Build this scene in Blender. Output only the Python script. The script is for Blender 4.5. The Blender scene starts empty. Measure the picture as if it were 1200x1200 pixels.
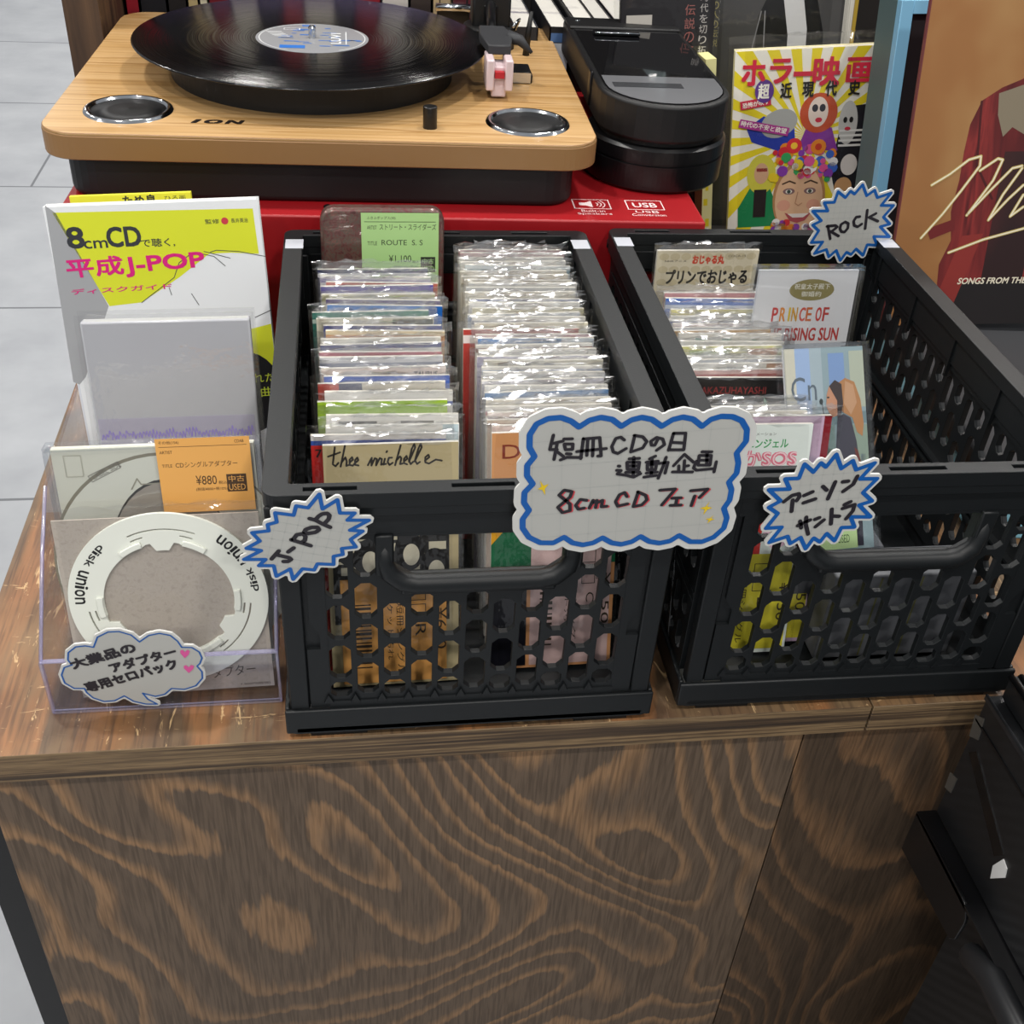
import bpy, bmesh, math, random
from mathutils import Vector, Matrix
from mathutils.geometry import tessellate_polygon
random.seed(7)
SC = bpy.context.scene
COL = SC.collection
R = math.radians
S = 0.01            # everything below is written in centimetres above the counter top
Z0 = 85.0           # the counter top stands 85 cm above the floor

# ---------------------------------------------------------------- camera
cam_d = bpy.data.cameras.new('camera'); cam = bpy.data.objects.new('camera', cam_d); COL.objects.link(cam)
yaw, pitch, roll = 0.16827383655475642, 0.6413616689761569, -0.07036759839855831
fw = Vector((math.sin(yaw)*math.cos(pitch), math.cos(yaw)*math.cos(pitch), -math.sin(pitch)))
rt = Vector((math.cos(yaw), -math.sin(yaw), 0)); dn = fw.cross(rt)
c_, s_ = math.cos(roll), math.sin(roll)
r2 = rt*c_ + dn*s_; d2 = dn*c_ - rt*s_
M = Matrix.Identity(4)
for i in range(3):
    M[i][0] = r2[i]; M[i][1] = -d2[i]; M[i][2] = -fw[i]
M.translation = Vector((5.271, -49.128, 55.053 + Z0))*S
cam.matrix_world = M
cam_d.sensor_width = 36; cam_d.lens = 36*1299.82/1200; cam_d.clip_start = 0.02
SC.camera = cam

# ---------------------------------------------------------------- light
SC.view_settings.view_transform = 'Standard'
SC.view_settings.look = 'None'
SC.view_settings.gamma = 1
SC.view_settings.use_curve_mapping = False
SC.view_settings.exposure = 0.0
SC.cycles.transparent_max_bounces = 40
SC.cycles.max_bounces = 10
w = bpy.data.worlds.new('shop_ambient'); SC.world = w; w.use_nodes = True
w.node_tree.nodes['Background'].inputs[0].default_value = (0.93, 0.96, 1, 1)
w.node_tree.nodes['Background'].inputs[1].default_value = 0.34
def lamp(x, y, z, p, size=14, spot=None, aim=None):
    d = bpy.data.lights.new('ceiling_lamp', 'AREA'); d.energy = p; d.shape = 'DISK'; d.size = size*S
    d.color = (1, 0.965, 0.92)
    o = bpy.data.objects.new('ceiling_lamp', d); COL.objects.link(o); o.location = Vector((x, y, z + Z0))*S
    if aim:
        o.rotation_euler = (Vector(aim) - Vector((x, y, z))).to_track_quat('-Z', 'Y').to_euler()
for ix, x in enumerate((-190, -60, 70, 200)):
    for iy, y in enumerate((-230, -90, 60, 230, 420, 640)):
        if x == 200 and y < 0: continue
        lamp(x + 14*(iy % 2), y, 205, 16, 14 if y < 200 else 26)
lamp(17, 660, 205, 60, 60)

# ---------------------------------------------------------------- materials
MATS = {}
def nodes_of(m):
    m.use_nodes = True
    nt = m.node_tree
    return nt, nt.nodes, nt.links, nt.nodes['Principled BSDF']
def lin(h):
    v = [int(h[i:i+2], 16)/255 for i in (0, 2, 4)]
    return tuple((c/12.92 if c <= .04045 else ((c+.055)/1.055)**2.4) for c in v)
def mat(h, rough=.45, metal=0., spec=.5, coat=0.):
    k = ('p', h, rough, metal, spec, coat)
    if k not in MATS:
        m = bpy.data.materials.new('paint_'+h); nt, N, L, B = nodes_of(m)
        B.inputs['Base Color'].default_value = (*lin(h), 1)
        B.inputs['Roughness'].default_value = rough; B.inputs['Metallic'].default_value = metal
        B.inputs['Specular IOR Level'].default_value = spec
        B.inputs['Coat Weight'].default_value = coat; B.inputs['Coat Roughness'].default_value = .08
        MATS[k] = m
    return MATS[k]
def nd(N, t, **kw):
    n = N.new(t)
    for k, v in kw.items(): setattr(n, k, v)
    return n
def coords(N, L, scale, rot=(0, 0, 0)):
    tc = nd(N, 'ShaderNodeTexCoord'); mp = nd(N, 'ShaderNodeMapping')
    mp.inputs['Scale'].default_value = scale; mp.inputs['Rotation'].default_value = rot
    L.new(tc.outputs['Object'], mp.inputs['Vector']); return mp.outputs[0]
def noise(N, L, vec, scale, detail=2, rough=.5, dist=0.):
    n = nd(N, 'ShaderNodeTexNoise'); n.inputs['Scale'].default_value = scale; n.inputs['Detail'].default_value = detail
    n.inputs['Roughness'].default_value = rough; n.inputs['Distortion'].default_value = dist
    L.new(vec, n.inputs['Vector']); return n.outputs['Fac']
def math_(N, L, op, a, b=None, c=None):
    n = nd(N, 'ShaderNodeMath', operation=op)
    for i, v in enumerate((a, b, c)):
        if v is None: continue
        if isinstance(v, (int, float)): n.inputs[i].default_value = v
        else: L.new(v, n.inputs[i])
    return n.outputs[0]
def ramp(N, L, fac, stops):
    n = nd(N, 'ShaderNodeValToRGB'); e = n.color_ramp.elements
    while len(e) < len(stops): e.new(.5)
    for q, (p, c) in zip(e, stops):
        q.position = p; q.color = (*lin(c), 1) if isinstance(c, str) else (c, c, c, 1)
    L.new(fac, n.inputs[0]); return n.outputs[0]
def mix(N, L, fac, a, b, mode='MIX'):
    n = nd(N, 'ShaderNodeMix', data_type='RGBA', blend_type=mode)
    for sock, v in ((n.inputs[0], fac), (n.inputs[6], a), (n.inputs[7], b)):
        if isinstance(v, (int, float)): sock.default_value = v
        elif isinstance(v, str): sock.default_value = (*lin(v), 1)
        else: L.new(v, sock)
    return n.outputs[2]
def bump(N, L, B, h, strength=.3, dist=.001):
    b = nd(N, 'ShaderNodeBump'); b.inputs['Strength'].default_value = strength; b.inputs['Distance'].default_value = dist
    L.new(h, b.inputs['Height']); L.new(b.outputs[0], B.inputs['Normal'])

def m_plyfront(name, dark, light, seed):
    m = bpy.data.materials.new(name); nt, N, L, B = nodes_of(m)
    v = coords(N, L, (2.1, 1, 1.5)); mp = v.node; mp.inputs['Location'].default_value = (seed, seed*.7, seed*1.3)
    big = noise(N, L, v, 1.9, 1.4, .45, .6)
    fib = noise(N, L, coords(N, L, (160, 160, 16)), 1.0, 3, .6)
    fib2 = noise(N, L, coords(N, L, (420, 420, 22)), 1.0, 2, .6)
    t = math_(N, L, 'ADD', math_(N, L, 'MULTIPLY', big, 21.0), math_(N, L, 'MULTIPLY', fib, .42))
    t = math_(N, L, 'FRACT', t)
    bands = ramp(N, L, t, [(0, 0.), (.56, .05), (.70, .5), (.84, 1.), (.92, .9), (1, 0.)])
    patch = noise(N, L, coords(N, L, (3, 1, 2.2)), 1.3, 2)
    bands = math_(N, L, 'MULTIPLY', bands, ramp(N, L, patch, [(.3, .45), (.6, 1.)]))
    c = mix(N, L, bands, dark, light)
    c = mix(N, L, ramp(N, L, fib2, [(.38, .38), (.58, 0.)]), c, '1d1712')
    L.new(c, B.inputs['Base Color']); B.inputs['Roughness'].default_value = .55
    B.inputs['Specular IOR Level'].default_value = .3
    bump(N, L, B, fib2, .25, .0006)
    return m
def m_plytop():
    m = bpy.data.materials.new('worn_plywood_top'); nt, N, L, B = nodes_of(m)
    v = coords(N, L, (3.2, .75, 1)); big = noise(N, L, v, 2.4, 1.5, .5, .6)
    fib = noise(N, L, coords(N, L, (260, 14, 1)), 1, 3, .6)
    t = math_(N, L, 'FRACT', math_(N, L, 'ADD', math_(N, L, 'MULTIPLY', big, 7), math_(N, L, 'MULTIPLY', fib, .35)))
    c = ramp(N, L, t, [(0, '523e2e'), (.35, '624a35'), (.6, '775333'), (.85, '8f603a'), (1, '57412f')])
    wear = noise(N, L, coords(N, L, (9, 6, 1)), 1.2, 4, .6)
    c = mix(N, L, ramp(N, L, wear, [(.42, 0.), (.66, .6)]), c, '8a7454')
    c = mix(N, L, ramp(N, L, fib, [(.35, .5), (.5, 0.)]), c, '35261c')
    sc1 = noise(N, L, coords(N, L, (70, 16, 1), (0, 0, .35)), 1.0, 4, .75, 1.5)
    sc2 = noise(N, L, coords(N, L, (22, 80, 1), (0, 0, .2)), 1.0, 4, .75, 1.2)
    s = math_(N, L, 'MAXIMUM', ramp(N, L, sc1, [(.612, 0.), (.66, 1.)]), ramp(N, L, sc2, [(.64, 0.), (.69, 1.)]))
    c = mix(N, L, math_(N, L, 'MULTIPLY', s, .75), c, 'd9b684')
    L.new(c, B.inputs['Base Color']); B.inputs['Roughness'].default_value = .5
    bump(N, L, B, fib, .2, .0006)
    return m
def m_plyedge():
    m = bpy.data.materials.new('plywood_edge'); nt, N, L, B = nodes_of(m)
    n1 = noise(N, L, coords(N, L, (2.2, 1, 250)), 1, 2.5, .6)
    n2 = noise(N, L, coords(N, L, (30, 1, 600)), 1, 2, .6)
    c = ramp(N, L, n1, [(.3, '241b14'), (.45, '54422f'), (.56, '8a7252'), (.66, '5d4933'), (.8, '2c2119')])
    c = mix(N, L, ramp(N, L, n2, [(.4, .4), (.55, 0.)]), c, '2c2017')
    L.new(c, B.inputs['Base Color']); B.inputs['Roughness'].default_value = .6
    return m
def m_oak():
    m = bpy.data.materials.new('pale_oak_veneer'); nt, N, L, B = nodes_of(m)
    n0 = noise(N, L, coords(N, L, (1.1, 34, 34)), 1.0, 2, .5, .2)
    t = math_(N, L, 'FRACT', math_(N, L, 'MULTIPLY', n0, 9))
    fib = noise(N, L, coords(N, L, (9, 420, 420)), 1, 3, .6)
    c = ramp(N, L, t, [(0, 'c3a071'), (.45, 'be9967'), (.8, 'b18b58'), (.95, 'a37c4b'), (1, 'c3a071')])
    c = mix(N, L, ramp(N, L, fib, [(.4, .3), (.58, 0.)]), c, '96703c')
    L.new(c, B.inputs['Base Color']); B.inputs['Roughness'].default_value = .38
    return m
def m_floor():
    m = bpy.data.materials.new('grey_floor_tile'); nt, N, L, B = nodes_of(m)
    tc = nd(N, 'ShaderNodeTexCoord'); mp = nd(N, 'ShaderNodeMapping'); L.new(tc.outputs['Object'], mp.inputs[0])
    mp.inputs['Location'].default_value = (.98, -.585, 0)
    b = nd(N, 'ShaderNodeTexBrick', offset=.5, offset_frequency=2); L.new(mp.outputs[0], b.inputs['Vector'])
    b.inputs['Scale'].default_value = 1; b.inputs['Brick Width'].default_value = 1.73; b.inputs['Row Height'].default_value = .868
    b.inputs['Mortar Size'].default_value = .0045; b.inputs['Mortar Smooth'].default_value = .2
    n = noise(N, L, coords(N, L, (2, 2, 2)), 2.2, 4, .6)
    c = ramp(N, L, n, [(.3, '92959a'), (.7, 'a3a6aa')])
    L.new(mix(N, L, b.outputs['Fac'], c, '63666a'), B.inputs['Base Color']); B.inputs['Roughness'].default_value = .5
    return m
def m_black(name, h, rough, bs=.15, scale=900, spec=.5):
    m = bpy.data.materials.new(name); nt, N, L, B = nodes_of(m)
    n = noise(N, L, coords(N, L, (1, 1, 1)), scale, 2)
    B.inputs['Base Color'].default_value = (*lin(h), 1); B.inputs['Roughness'].default_value = rough
    B.inputs['Specular IOR Level'].default_value = spec
    bump(N, L, B, n, bs, .0004); return m
def m_corr():
    m = bpy.data.materials.new('black_fluted_plastic'); nt, N, L, B = nodes_of(m)
    wv = nd(N, 'ShaderNodeTexWave', bands_direction='DIAGONAL'); L.new(coords(N, L, (0, 1.0, 1.0)), wv.inputs[0]); wv.inputs['Scale'].default_value = 52
    wv.inputs['Distortion'].default_value = .6
    B.inputs['Base Color'].default_value = (*lin('17181a'), 1); B.inputs['Roughness'].default_value = .38
    bump(N, L, B, wv.outputs['Fac'], .22, .001); return m
def m_clear(name, tint, gl=.06, rough=.08, bs=.25, bscale=60, milky=0., mcol='c9cad0', vs=(1, 1, 1)):
    m = bpy.data.materials.new(name); m.use_nodes = True; nt = m.node_tree; N, L = nt.nodes, nt.links; N.clear()
    out = nd(N, 'ShaderNodeOutputMaterial'); tr = nd(N, 'ShaderNodeBsdfTransparent'); tr.inputs[0].default_value = (*lin(tint), 1)
    g = nd(N, 'ShaderNodeBsdfGlossy'); g.inputs['Roughness'].default_value = rough; g.inputs[0].default_value = (1, 1, 1, 1)
    fr = nd(N, 'ShaderNodeLayerWeight'); fr.inputs['Blend'].default_value = .5
    f = math_(N, L, 'ADD', math_(N, L, 'MULTIPLY', math_(N, L, 'POWER', fr.outputs['Facing'], 5.0), .85), gl); f.node.use_clamp = True; mx = nd(N, 'ShaderNodeMixShader')
    n = noise(N, L, coords(N, L, vs), bscale, 3, .55)
    b = nd(N, 'ShaderNodeBump'); b.inputs['Strength'].default_value = bs; b.inputs['Distance'].default_value = .004
    L.new(n, b.inputs['Height']); L.new(b.outputs[0], g.inputs['Normal']); L.new(b.outputs[0], fr.inputs['Normal'])
    base = tr.outputs[0]
    if milky:
        d = nd(N, 'ShaderNodeBsdfDiffuse'); d.inputs[0].default_value = (*lin(mcol), 1); m2 = nd(N, 'ShaderNodeMixShader')
        m2.inputs[0].default_value = milky; L.new(base, m2.inputs[1]); L.new(d.outputs[0], m2.inputs[2]); base = m2.outputs[0]
    L.new(f, mx.inputs[0]); L.new(base, mx.inputs[1]); L.new(g.outputs[0], mx.inputs[2]); L.new(mx.outputs[0], out.inputs[0])
    return m
def m_noisecol(name, stops, scale, rough=.4, metal=0., vs=(1, 1, 1), dist=.4, coat=0.):
    m = bpy.data.materials.new(name); nt, N, L, B = nodes_of(m)
    n = noise(N, L, coords(N, L, vs), scale, 4, .6, dist)
    L.new(ramp(N, L, n, stops), B.inputs['Base Color']); B.inputs['Roughness'].default_value = rough; B.inputs['Metallic'].default_value = metal
    B.inputs['Coat Weight'].default_value = coat
    return m
def m_record():
    m = bpy.data.materials.new('grooved_vinyl'); nt, N, L, B = nodes_of(m)
    tc = nd(N, 'ShaderNodeTexCoord'); sp = nd(N, 'ShaderNodeVectorMath', operation='LENGTH'); L.new(tc.outputs['Object'], sp.inputs[0])
    n = nd(N, 'ShaderNodeTexNoise', noise_dimensions='1D'); n.inputs['Scale'].default_value = 900; n.inputs['Detail'].default_value = 2
    L.new(sp.outputs['Value'], n.inputs['W'])
    B.inputs['Base Color'].default_value = (*lin('08080a'), 1); B.inputs['Roughness'].default_value = .16
    bump(N, L, B, n.outputs[0], .35, .0006); return m
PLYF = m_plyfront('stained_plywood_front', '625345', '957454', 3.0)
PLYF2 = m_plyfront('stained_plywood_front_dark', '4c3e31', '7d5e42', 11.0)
PLYT, PLYE, OAK, FLOORM = m_plytop(), m_plyedge(), m_oak(), m_floor()
CRATE = m_black('black_crate_plastic', '121517', .44, .12, 700, .4)
CRATE_IN = CRATE
BLACKP = m_black('black_plastic', '0c0c0e', .3, .05)
BLACKM = m_black('matte_black', '0c0c0d', .5, .1)
GREYP = m_black('dark_grey_plastic', '2c2d30', .6, .1)
CORR = m_corr()
SLEEVE = m_clear('sleeve_film', 'fbfbfb', .05, .07, .5, 45)
FLAP = m_clear('sleeve_fold', 'fbfbfb', .26, .13, .45, 60, vs=(.3, 1, 1))
HARD = m_clear('clear_case_plastic', 'f8f9fa', .05, .05, .05, 12)
ACRYL = m_clear('clear_acrylic', 'f5f6fa', .03, .03, .02, 8)
ACRED = m_clear('acrylic_cut_edge', 'e2def4', .16, .2, .1, 40, .22, 'dcd9f2')
FROST = m_clear('stacked_film', 'd9dae0', .08, .26, .25, 10, .88, 'c6c7cd')
BAG = m_clear('bag_film', 'fafafa', .03, .06, .5, 22)
CHROME = mat('c9ccd0', .12, 1.)
DARKWOOD = m_noisecol('dark_stained_board', [(.3, '2c2019'), (.6, '5a432f'), (.75, '6b5139')], 1, .5, 0, (60, 60, 5))
REC = m_record()

# ---------------------------------------------------------------- mesh builder
class Pt:
    """collects geometry (cm) for ONE mesh; front prints are laid on the plane facing -y"""
    def __init__(s): s.bm = bmesh.new(); s.mats = []; s.T = Matrix.Identity(4); s.y = 0.; s.k = 0
    def mi(s, m):
        if isinstance(m, str): m = mat(m)
        if m not in s.mats: s.mats.append(m)
        return s.mats.index(m)
    def _add(s, vs, fs, m, smooth=False):
        V = [s.bm.verts.new(s.T @ Vector(v)) for v in vs]; i = s.mi(m); out = []
        for f in fs:
            try: q = s.bm.faces.new([V[a] for a in f])
            except ValueError: continue
            q.material_index = i; q.smooth = smooth; out.append(q)
        return V, out
    def box(s, x0, x1, y0, y1, z0, z1, m, bev=0, seg=2):
        vs = [(x, y, z) for x in (x0, x1) for y in (y0, y1) for z in (z0, z1)]
        fs = [(0, 1, 3, 2), (4, 6, 7, 5), (0, 4, 5, 1), (2, 3, 7, 6), (0, 2, 6, 4), (1, 5, 7, 3)]
        V, F = s._add(vs, fs, m)
        if bev:
            E = list({e for f in F for e in f.edges})
            r = bmesh.ops.bevel(s.bm, geom=E, offset=bev, segments=seg, affect='EDGES', profile=.5)
            for f in r['faces']: f.smooth = True
        return F
    def prism(s, poly, a0, a1, m, axis='z', bev=0, seg=2):
        """extrude a 2D polygon: axis z -> (x,y), y -> (x,z), x -> (y,z)"""
        def p3(p, t): return {'z': (p[0], p[1], t), 'y': (p[0], t, p[1]), 'x': (t, p[0], p[1])}[axis]
        n = len(poly); vs = [p3(p, a0) for p in poly] + [p3(p, a1) for p in poly]
        tri = tessellate_polygon([[Vector((p[0], p[1], 0)) for p in poly]])
        fs = [(i, (i+1) % n, n+(i+1) % n, n+i) for i in range(n)]
        if bev: fs += [tuple(range(n)), tuple(range(n, 2*n))]
        else: fs += [tuple(t) for t in tri] + [tuple(n+a for a in t) for t in tri]
        V, F = s._add(vs, fs, m)
        bmesh.ops.recalc_face_normals(s.bm, faces=F)
        if bev:
            E = list({e for f in F[-2:] for e in f.edges})
            r = bmesh.ops.bevel(s.bm, geom=E, offset=bev, segments=seg, affect='EDGES', profile=.5)
            for f in r['faces']: f.smooth = True
    def lathe(s, prof, m, n=48, cx=0, cy=0, smooth=True):
        vs = []; fs = []; k = len(prof)
        for i in range(n):
            a = 2*math.pi*i/n
            vs += [(cx + r*math.cos(a), cy + r*math.sin(a), z) for r, z in prof]
        for i in range(n):
            for j in range(k-1):
                a, b = i*k+j, ((i+1) % n)*k+j
                fs.append((a, b, b+1, a+1))
        V, F = s._add(vs, fs, m, smooth)
        for j in (0, k-1):
            if prof[j][0] > 1e-4:
                try:
                    q = s.bm.faces.new([V[i*k+j] for i in range(n)]); q.material_index = s.mi(m)
                except ValueError: pass
        bmesh.ops.remove_doubles(s.bm, verts=[v for v in V if v.is_valid], dist=1e-4)
    def cyl(s, x, y, z0, z1, r, m, n=32, bev=0):
        pr = [(r, z0), (r, z1)] if not bev else [(r, z0), (r, z1-bev), (r-bev*.3, z1-bev*.3), (r-bev, z1)]
        s.lathe([(1e-5, z0)] + pr + [(1e-5, z1)], m, n, x, y, False)
    def tube(s, path, r, m, n=10, cap=True):
        P = [Vector(p) for p in path]; rs = r if isinstance(r, (list, tuple)) else [r]*len(P)
        vs = []; up = None
        for i, p in enumerate(P):
            t = (P[min(i+1, len(P)-1)] - P[max(i-1, 0)]).normalized()
            if up is None: up = Vector((0, 0, 1)) if abs(t.z) < .9 else Vector((1, 0, 0))
            a = t.cross(up).normalized(); b = a.cross(t).normalized(); up = b
            for j in range(n):
                q = 2*math.pi*j/n; vs.append(p + a*(rs[i]*math.cos(q)) + b*(rs[i]*math.sin(q)))
        fs = [(i*n+j, i*n+(j+1) % n, (i+1)*n+(j+1) % n, (i+1)*n+j) for i in range(len(P)-1) for j in range(n)]
        if cap: fs += [tuple(range(n)), tuple(range((len(P)-1)*n, len(P)*n))]
        V, F = s._add(vs, fs, m, True)
        bmesh.ops.recalc_face_normals(s.bm, faces=F)
    # ---- flat printing on the front (plane y = s.y, layer by layer towards -y)
    def up(s): s.k += 1; return s
    def _y(s): return s.y - .007*s.k
    def poly(s, p, m):
        t = tessellate_polygon([[Vector((a[0], a[1], 0)) for a in p]]); y = s._y()
        V = [(a[0], y, a[1]) for a in p]; fs = []
        for a, b, c in t:
            A, B, C = p[a], p[b], p[c]
            cr = (B[0]-A[0])*(C[1]-A[1]) - (B[1]-A[1])*(C[0]-A[0])
            fs.append((a, b, c) if cr > 0 else (a, c, b))
        s._add(V, fs, m)
    def rect(s, x, z, w, h, m, rot=0):
        c, q = math.cos(R(rot)), math.sin(R(rot))
        s.poly([(x + a*w*c - b*h*q, z + a*w*q + b*h*c) for a, b in ((0, 0), (1, 0), (1, 1), (0, 1))], m)
    def ell(s, x, z, rx, rz, m, rot=0, n=28):
        c, q = math.cos(R(rot)), math.sin(R(rot))
        s.poly([(x + rx*math.cos(t)*c - rz*math.sin(t)*q, z + rx*math.cos(t)*q + rz*math.sin(t)*c) for t in [2*math.pi*i/n for i in range(n)]], m)
    def stroke(s, path, wd, m, closed=False):
        P = [Vector(p) for p in path]
        if closed: P = P + [P[0]]
        y = s._y(); h = wd/2
        for i, (a, b) in enumerate(zip(P, P[1:])):
            d = (b - a); y = s._y() - .0004*(i % 4)
            if d.length < 1e-6: continue
            nn = Vector((-d.y, d.x)).normalized()*h
            s._add([(q.x, y, q.y) for q in (a-nn, b-nn, b+nn, a+nn)], [(0, 1, 2, 3)], m)
        for k, a in enumerate(P[:-1] if closed else P):
            y = s._y() - .002 - .0003*(k % 6)
            s._add([(a.x + h*math.cos(2*math.pi*i/8), y, a.y + h*math.sin(2*math.pi*i/8)) for i in range(8)], [tuple(range(8))], m)
    def text(s, body, x, z, w, h, m, rot=0, bold=0., shear=0., space=1.):
        if bold > 0:
            b = bold*h*.9; x += b; z += b; w -= 2*b; h -= 2*b
            for dx, dz in ((-b, -b), (b, -b), (-b, b), (b, b), (0, b), (0, -b), (b, 0), (-b, 0)): s._text(body, x+dx, z+dz, w, h, m, rot, 0, shear, space, dx/b*.0004+dz/b*.0012)
            return
        s._text(body, x, z, w, h, m, rot, bold, shear, space)
    def _text(s, body, x, z, w, h, m, rot=0, bold=0., shear=0., space=1., dy=0.):
        """letters fitted into a box w x h whose lower left corner is (x, z)"""
        cu = bpy.data.curves.new('lettering', 'FONT'); cu.body = body; cu.offset = bold; cu.shear = shear; cu.space_character = space
        cu.resolution_u = 3
        o = bpy.data.objects.new('lettering', cu); COL.objects.link(o)
        dg = bpy.context.evaluated_depsgraph_get(); me = bpy.data.meshes.new_from_object(o.evaluated_get(dg))
        bpy.data.objects.remove(o); bpy.data.curves.remove(cu)
        if not me.vertices: return
        xs = [v.co.x for v in me.vertices]; ys = [v.co.y for v in me.vertices]
        x0, x1, y0, y1 = min(xs), max(xs), min(ys), max(ys); c, q = math.cos(R(rot)), math.sin(R(rot)); yy = s._y() - .002 - dy
        sx = w/max(x1-x0, 1e-6); sy = h/max(y1-y0, 1e-6)
        V = []
        for v in me.vertices:
            a, b = (v.co.x-x0)*sx, (v.co.y-y0)*sy
            V.append((x + a*c - b*q, yy, z + a*q + b*c))
        s._add(V, [tuple(p.vertices) for p in me.polygons], m)
        bpy.data.meshes.remove(me)
    def obj(s, name, parent=None, loc=(0, 0, 0), rot=None, world=True):
        me = bpy.data.meshes.new(name); s.bm.normal_update()
        bmesh.ops.scale(s.bm, vec=(S, S, S), verts=s.bm.verts); s.bm.to_mesh(me); s.bm.free()
        for m in s.mats: me.materials.append(m)
        o = bpy.data.objects.new(name, me); COL.objects.link(o); put(o, parent, loc, rot); return o
def put(o, parent=None, loc=(0, 0, 0), rot=None):
    if parent: o.parent = parent; o.location = Vector(loc)*S
    else: o.location = (Vector(loc) + Vector((0, 0, Z0)))*S
    if rot is not None: o.rotation_euler = rot
def pose(yaw=0, lean=0, roll=0):
    return (Matrix.Rotation(R(yaw), 3, 'Z') @ Matrix.Rotation(R(-lean), 3, 'X') @ Matrix.Rotation(R(roll), 3, 'Y')).to_euler()
def tag(o, label, cat, group=None):
    o['label'] = label; o['category'] = cat
    if group: o['group'] = group
    return o
def thing(name, label, cat, loc=(0, 0, 0), rot=None, group=None):
    o = bpy.data.objects.new(name, None); COL.objects.link(o); o.empty_display_size = .05; put(o, None, loc, rot); return tag(o, label, cat, group)
def rrect(x0, x1, y0, y1, r, n=6):
    p = []
    for cx, cy, a in ((x1-r, y1-r, 0), (x0+r, y1-r, 90), (x0+r, y0+r, 180), (x1-r, y0+r, 270)):
        p += [(cx + r*math.cos(R(a+90*i/n)), cy + r*math.sin(R(a+90*i/n))) for i in range(n+1)]
    return p
def holed(outer, holes, depth, m, plane='xz', t0=0., bev=0.):
    """flat plate with holes, extruded; returns a Pt"""
    cu = bpy.data.curves.new('plate', 'CURVE'); cu.dimensions = '2D'; cu.fill_mode = 'BOTH'; cu.extrude = depth/2; cu.bevel_depth = bev; cu.bevel_resolution = 1
    for p in [outer] + holes:
        sp = cu.splines.new('POLY'); sp.points.add(len(p)-1); sp.use_cyclic_u = True
        for q, (a, b) in zip(sp.points, p): q.co = (a, b, 0, 1)
    o = bpy.data.objects.new('plate', cu); COL.objects.link(o)
    dg = bpy.context.evaluated_depsgraph_get(); me = bpy.data.meshes.new_from_object(o.evaluated_get(dg))
    P = Pt(); P.mi(m)
    f = {'xz': lambda v: (v.x, t0 + depth/2 - v.z, v.y), 'xy': lambda v: (v.x, v.y, t0 + depth/2 + v.z), 'yz': lambda v: (t0 + depth/2 + v.z, v.x, v.y)}[plane]
    P._add([f(v.co) for v in me.vertices], [tuple(p.vertices) for p in me.polygons], m)
    bpy.data.objects.remove(o); bpy.data.curves.remove(cu); bpy.data.meshes.remove(me)
    return P
ORD = 'front first second third fourth fifth sixth seventh eighth ninth tenth eleventh twelfth thirteenth fourteenth fifteenth sixteenth seventeenth eighteenth nineteenth twentieth'.split()
def ordinal(n):
    if n <= 20: return ORD[n]
    t = {2: 'twenty', 3: 'thirty', 4: 'forty'}[n//10]; u = n % 10
    return (t + '-' + ORD[u]) if u else {30: 'thirtieth', 40: 'fortieth'}[n]
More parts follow.
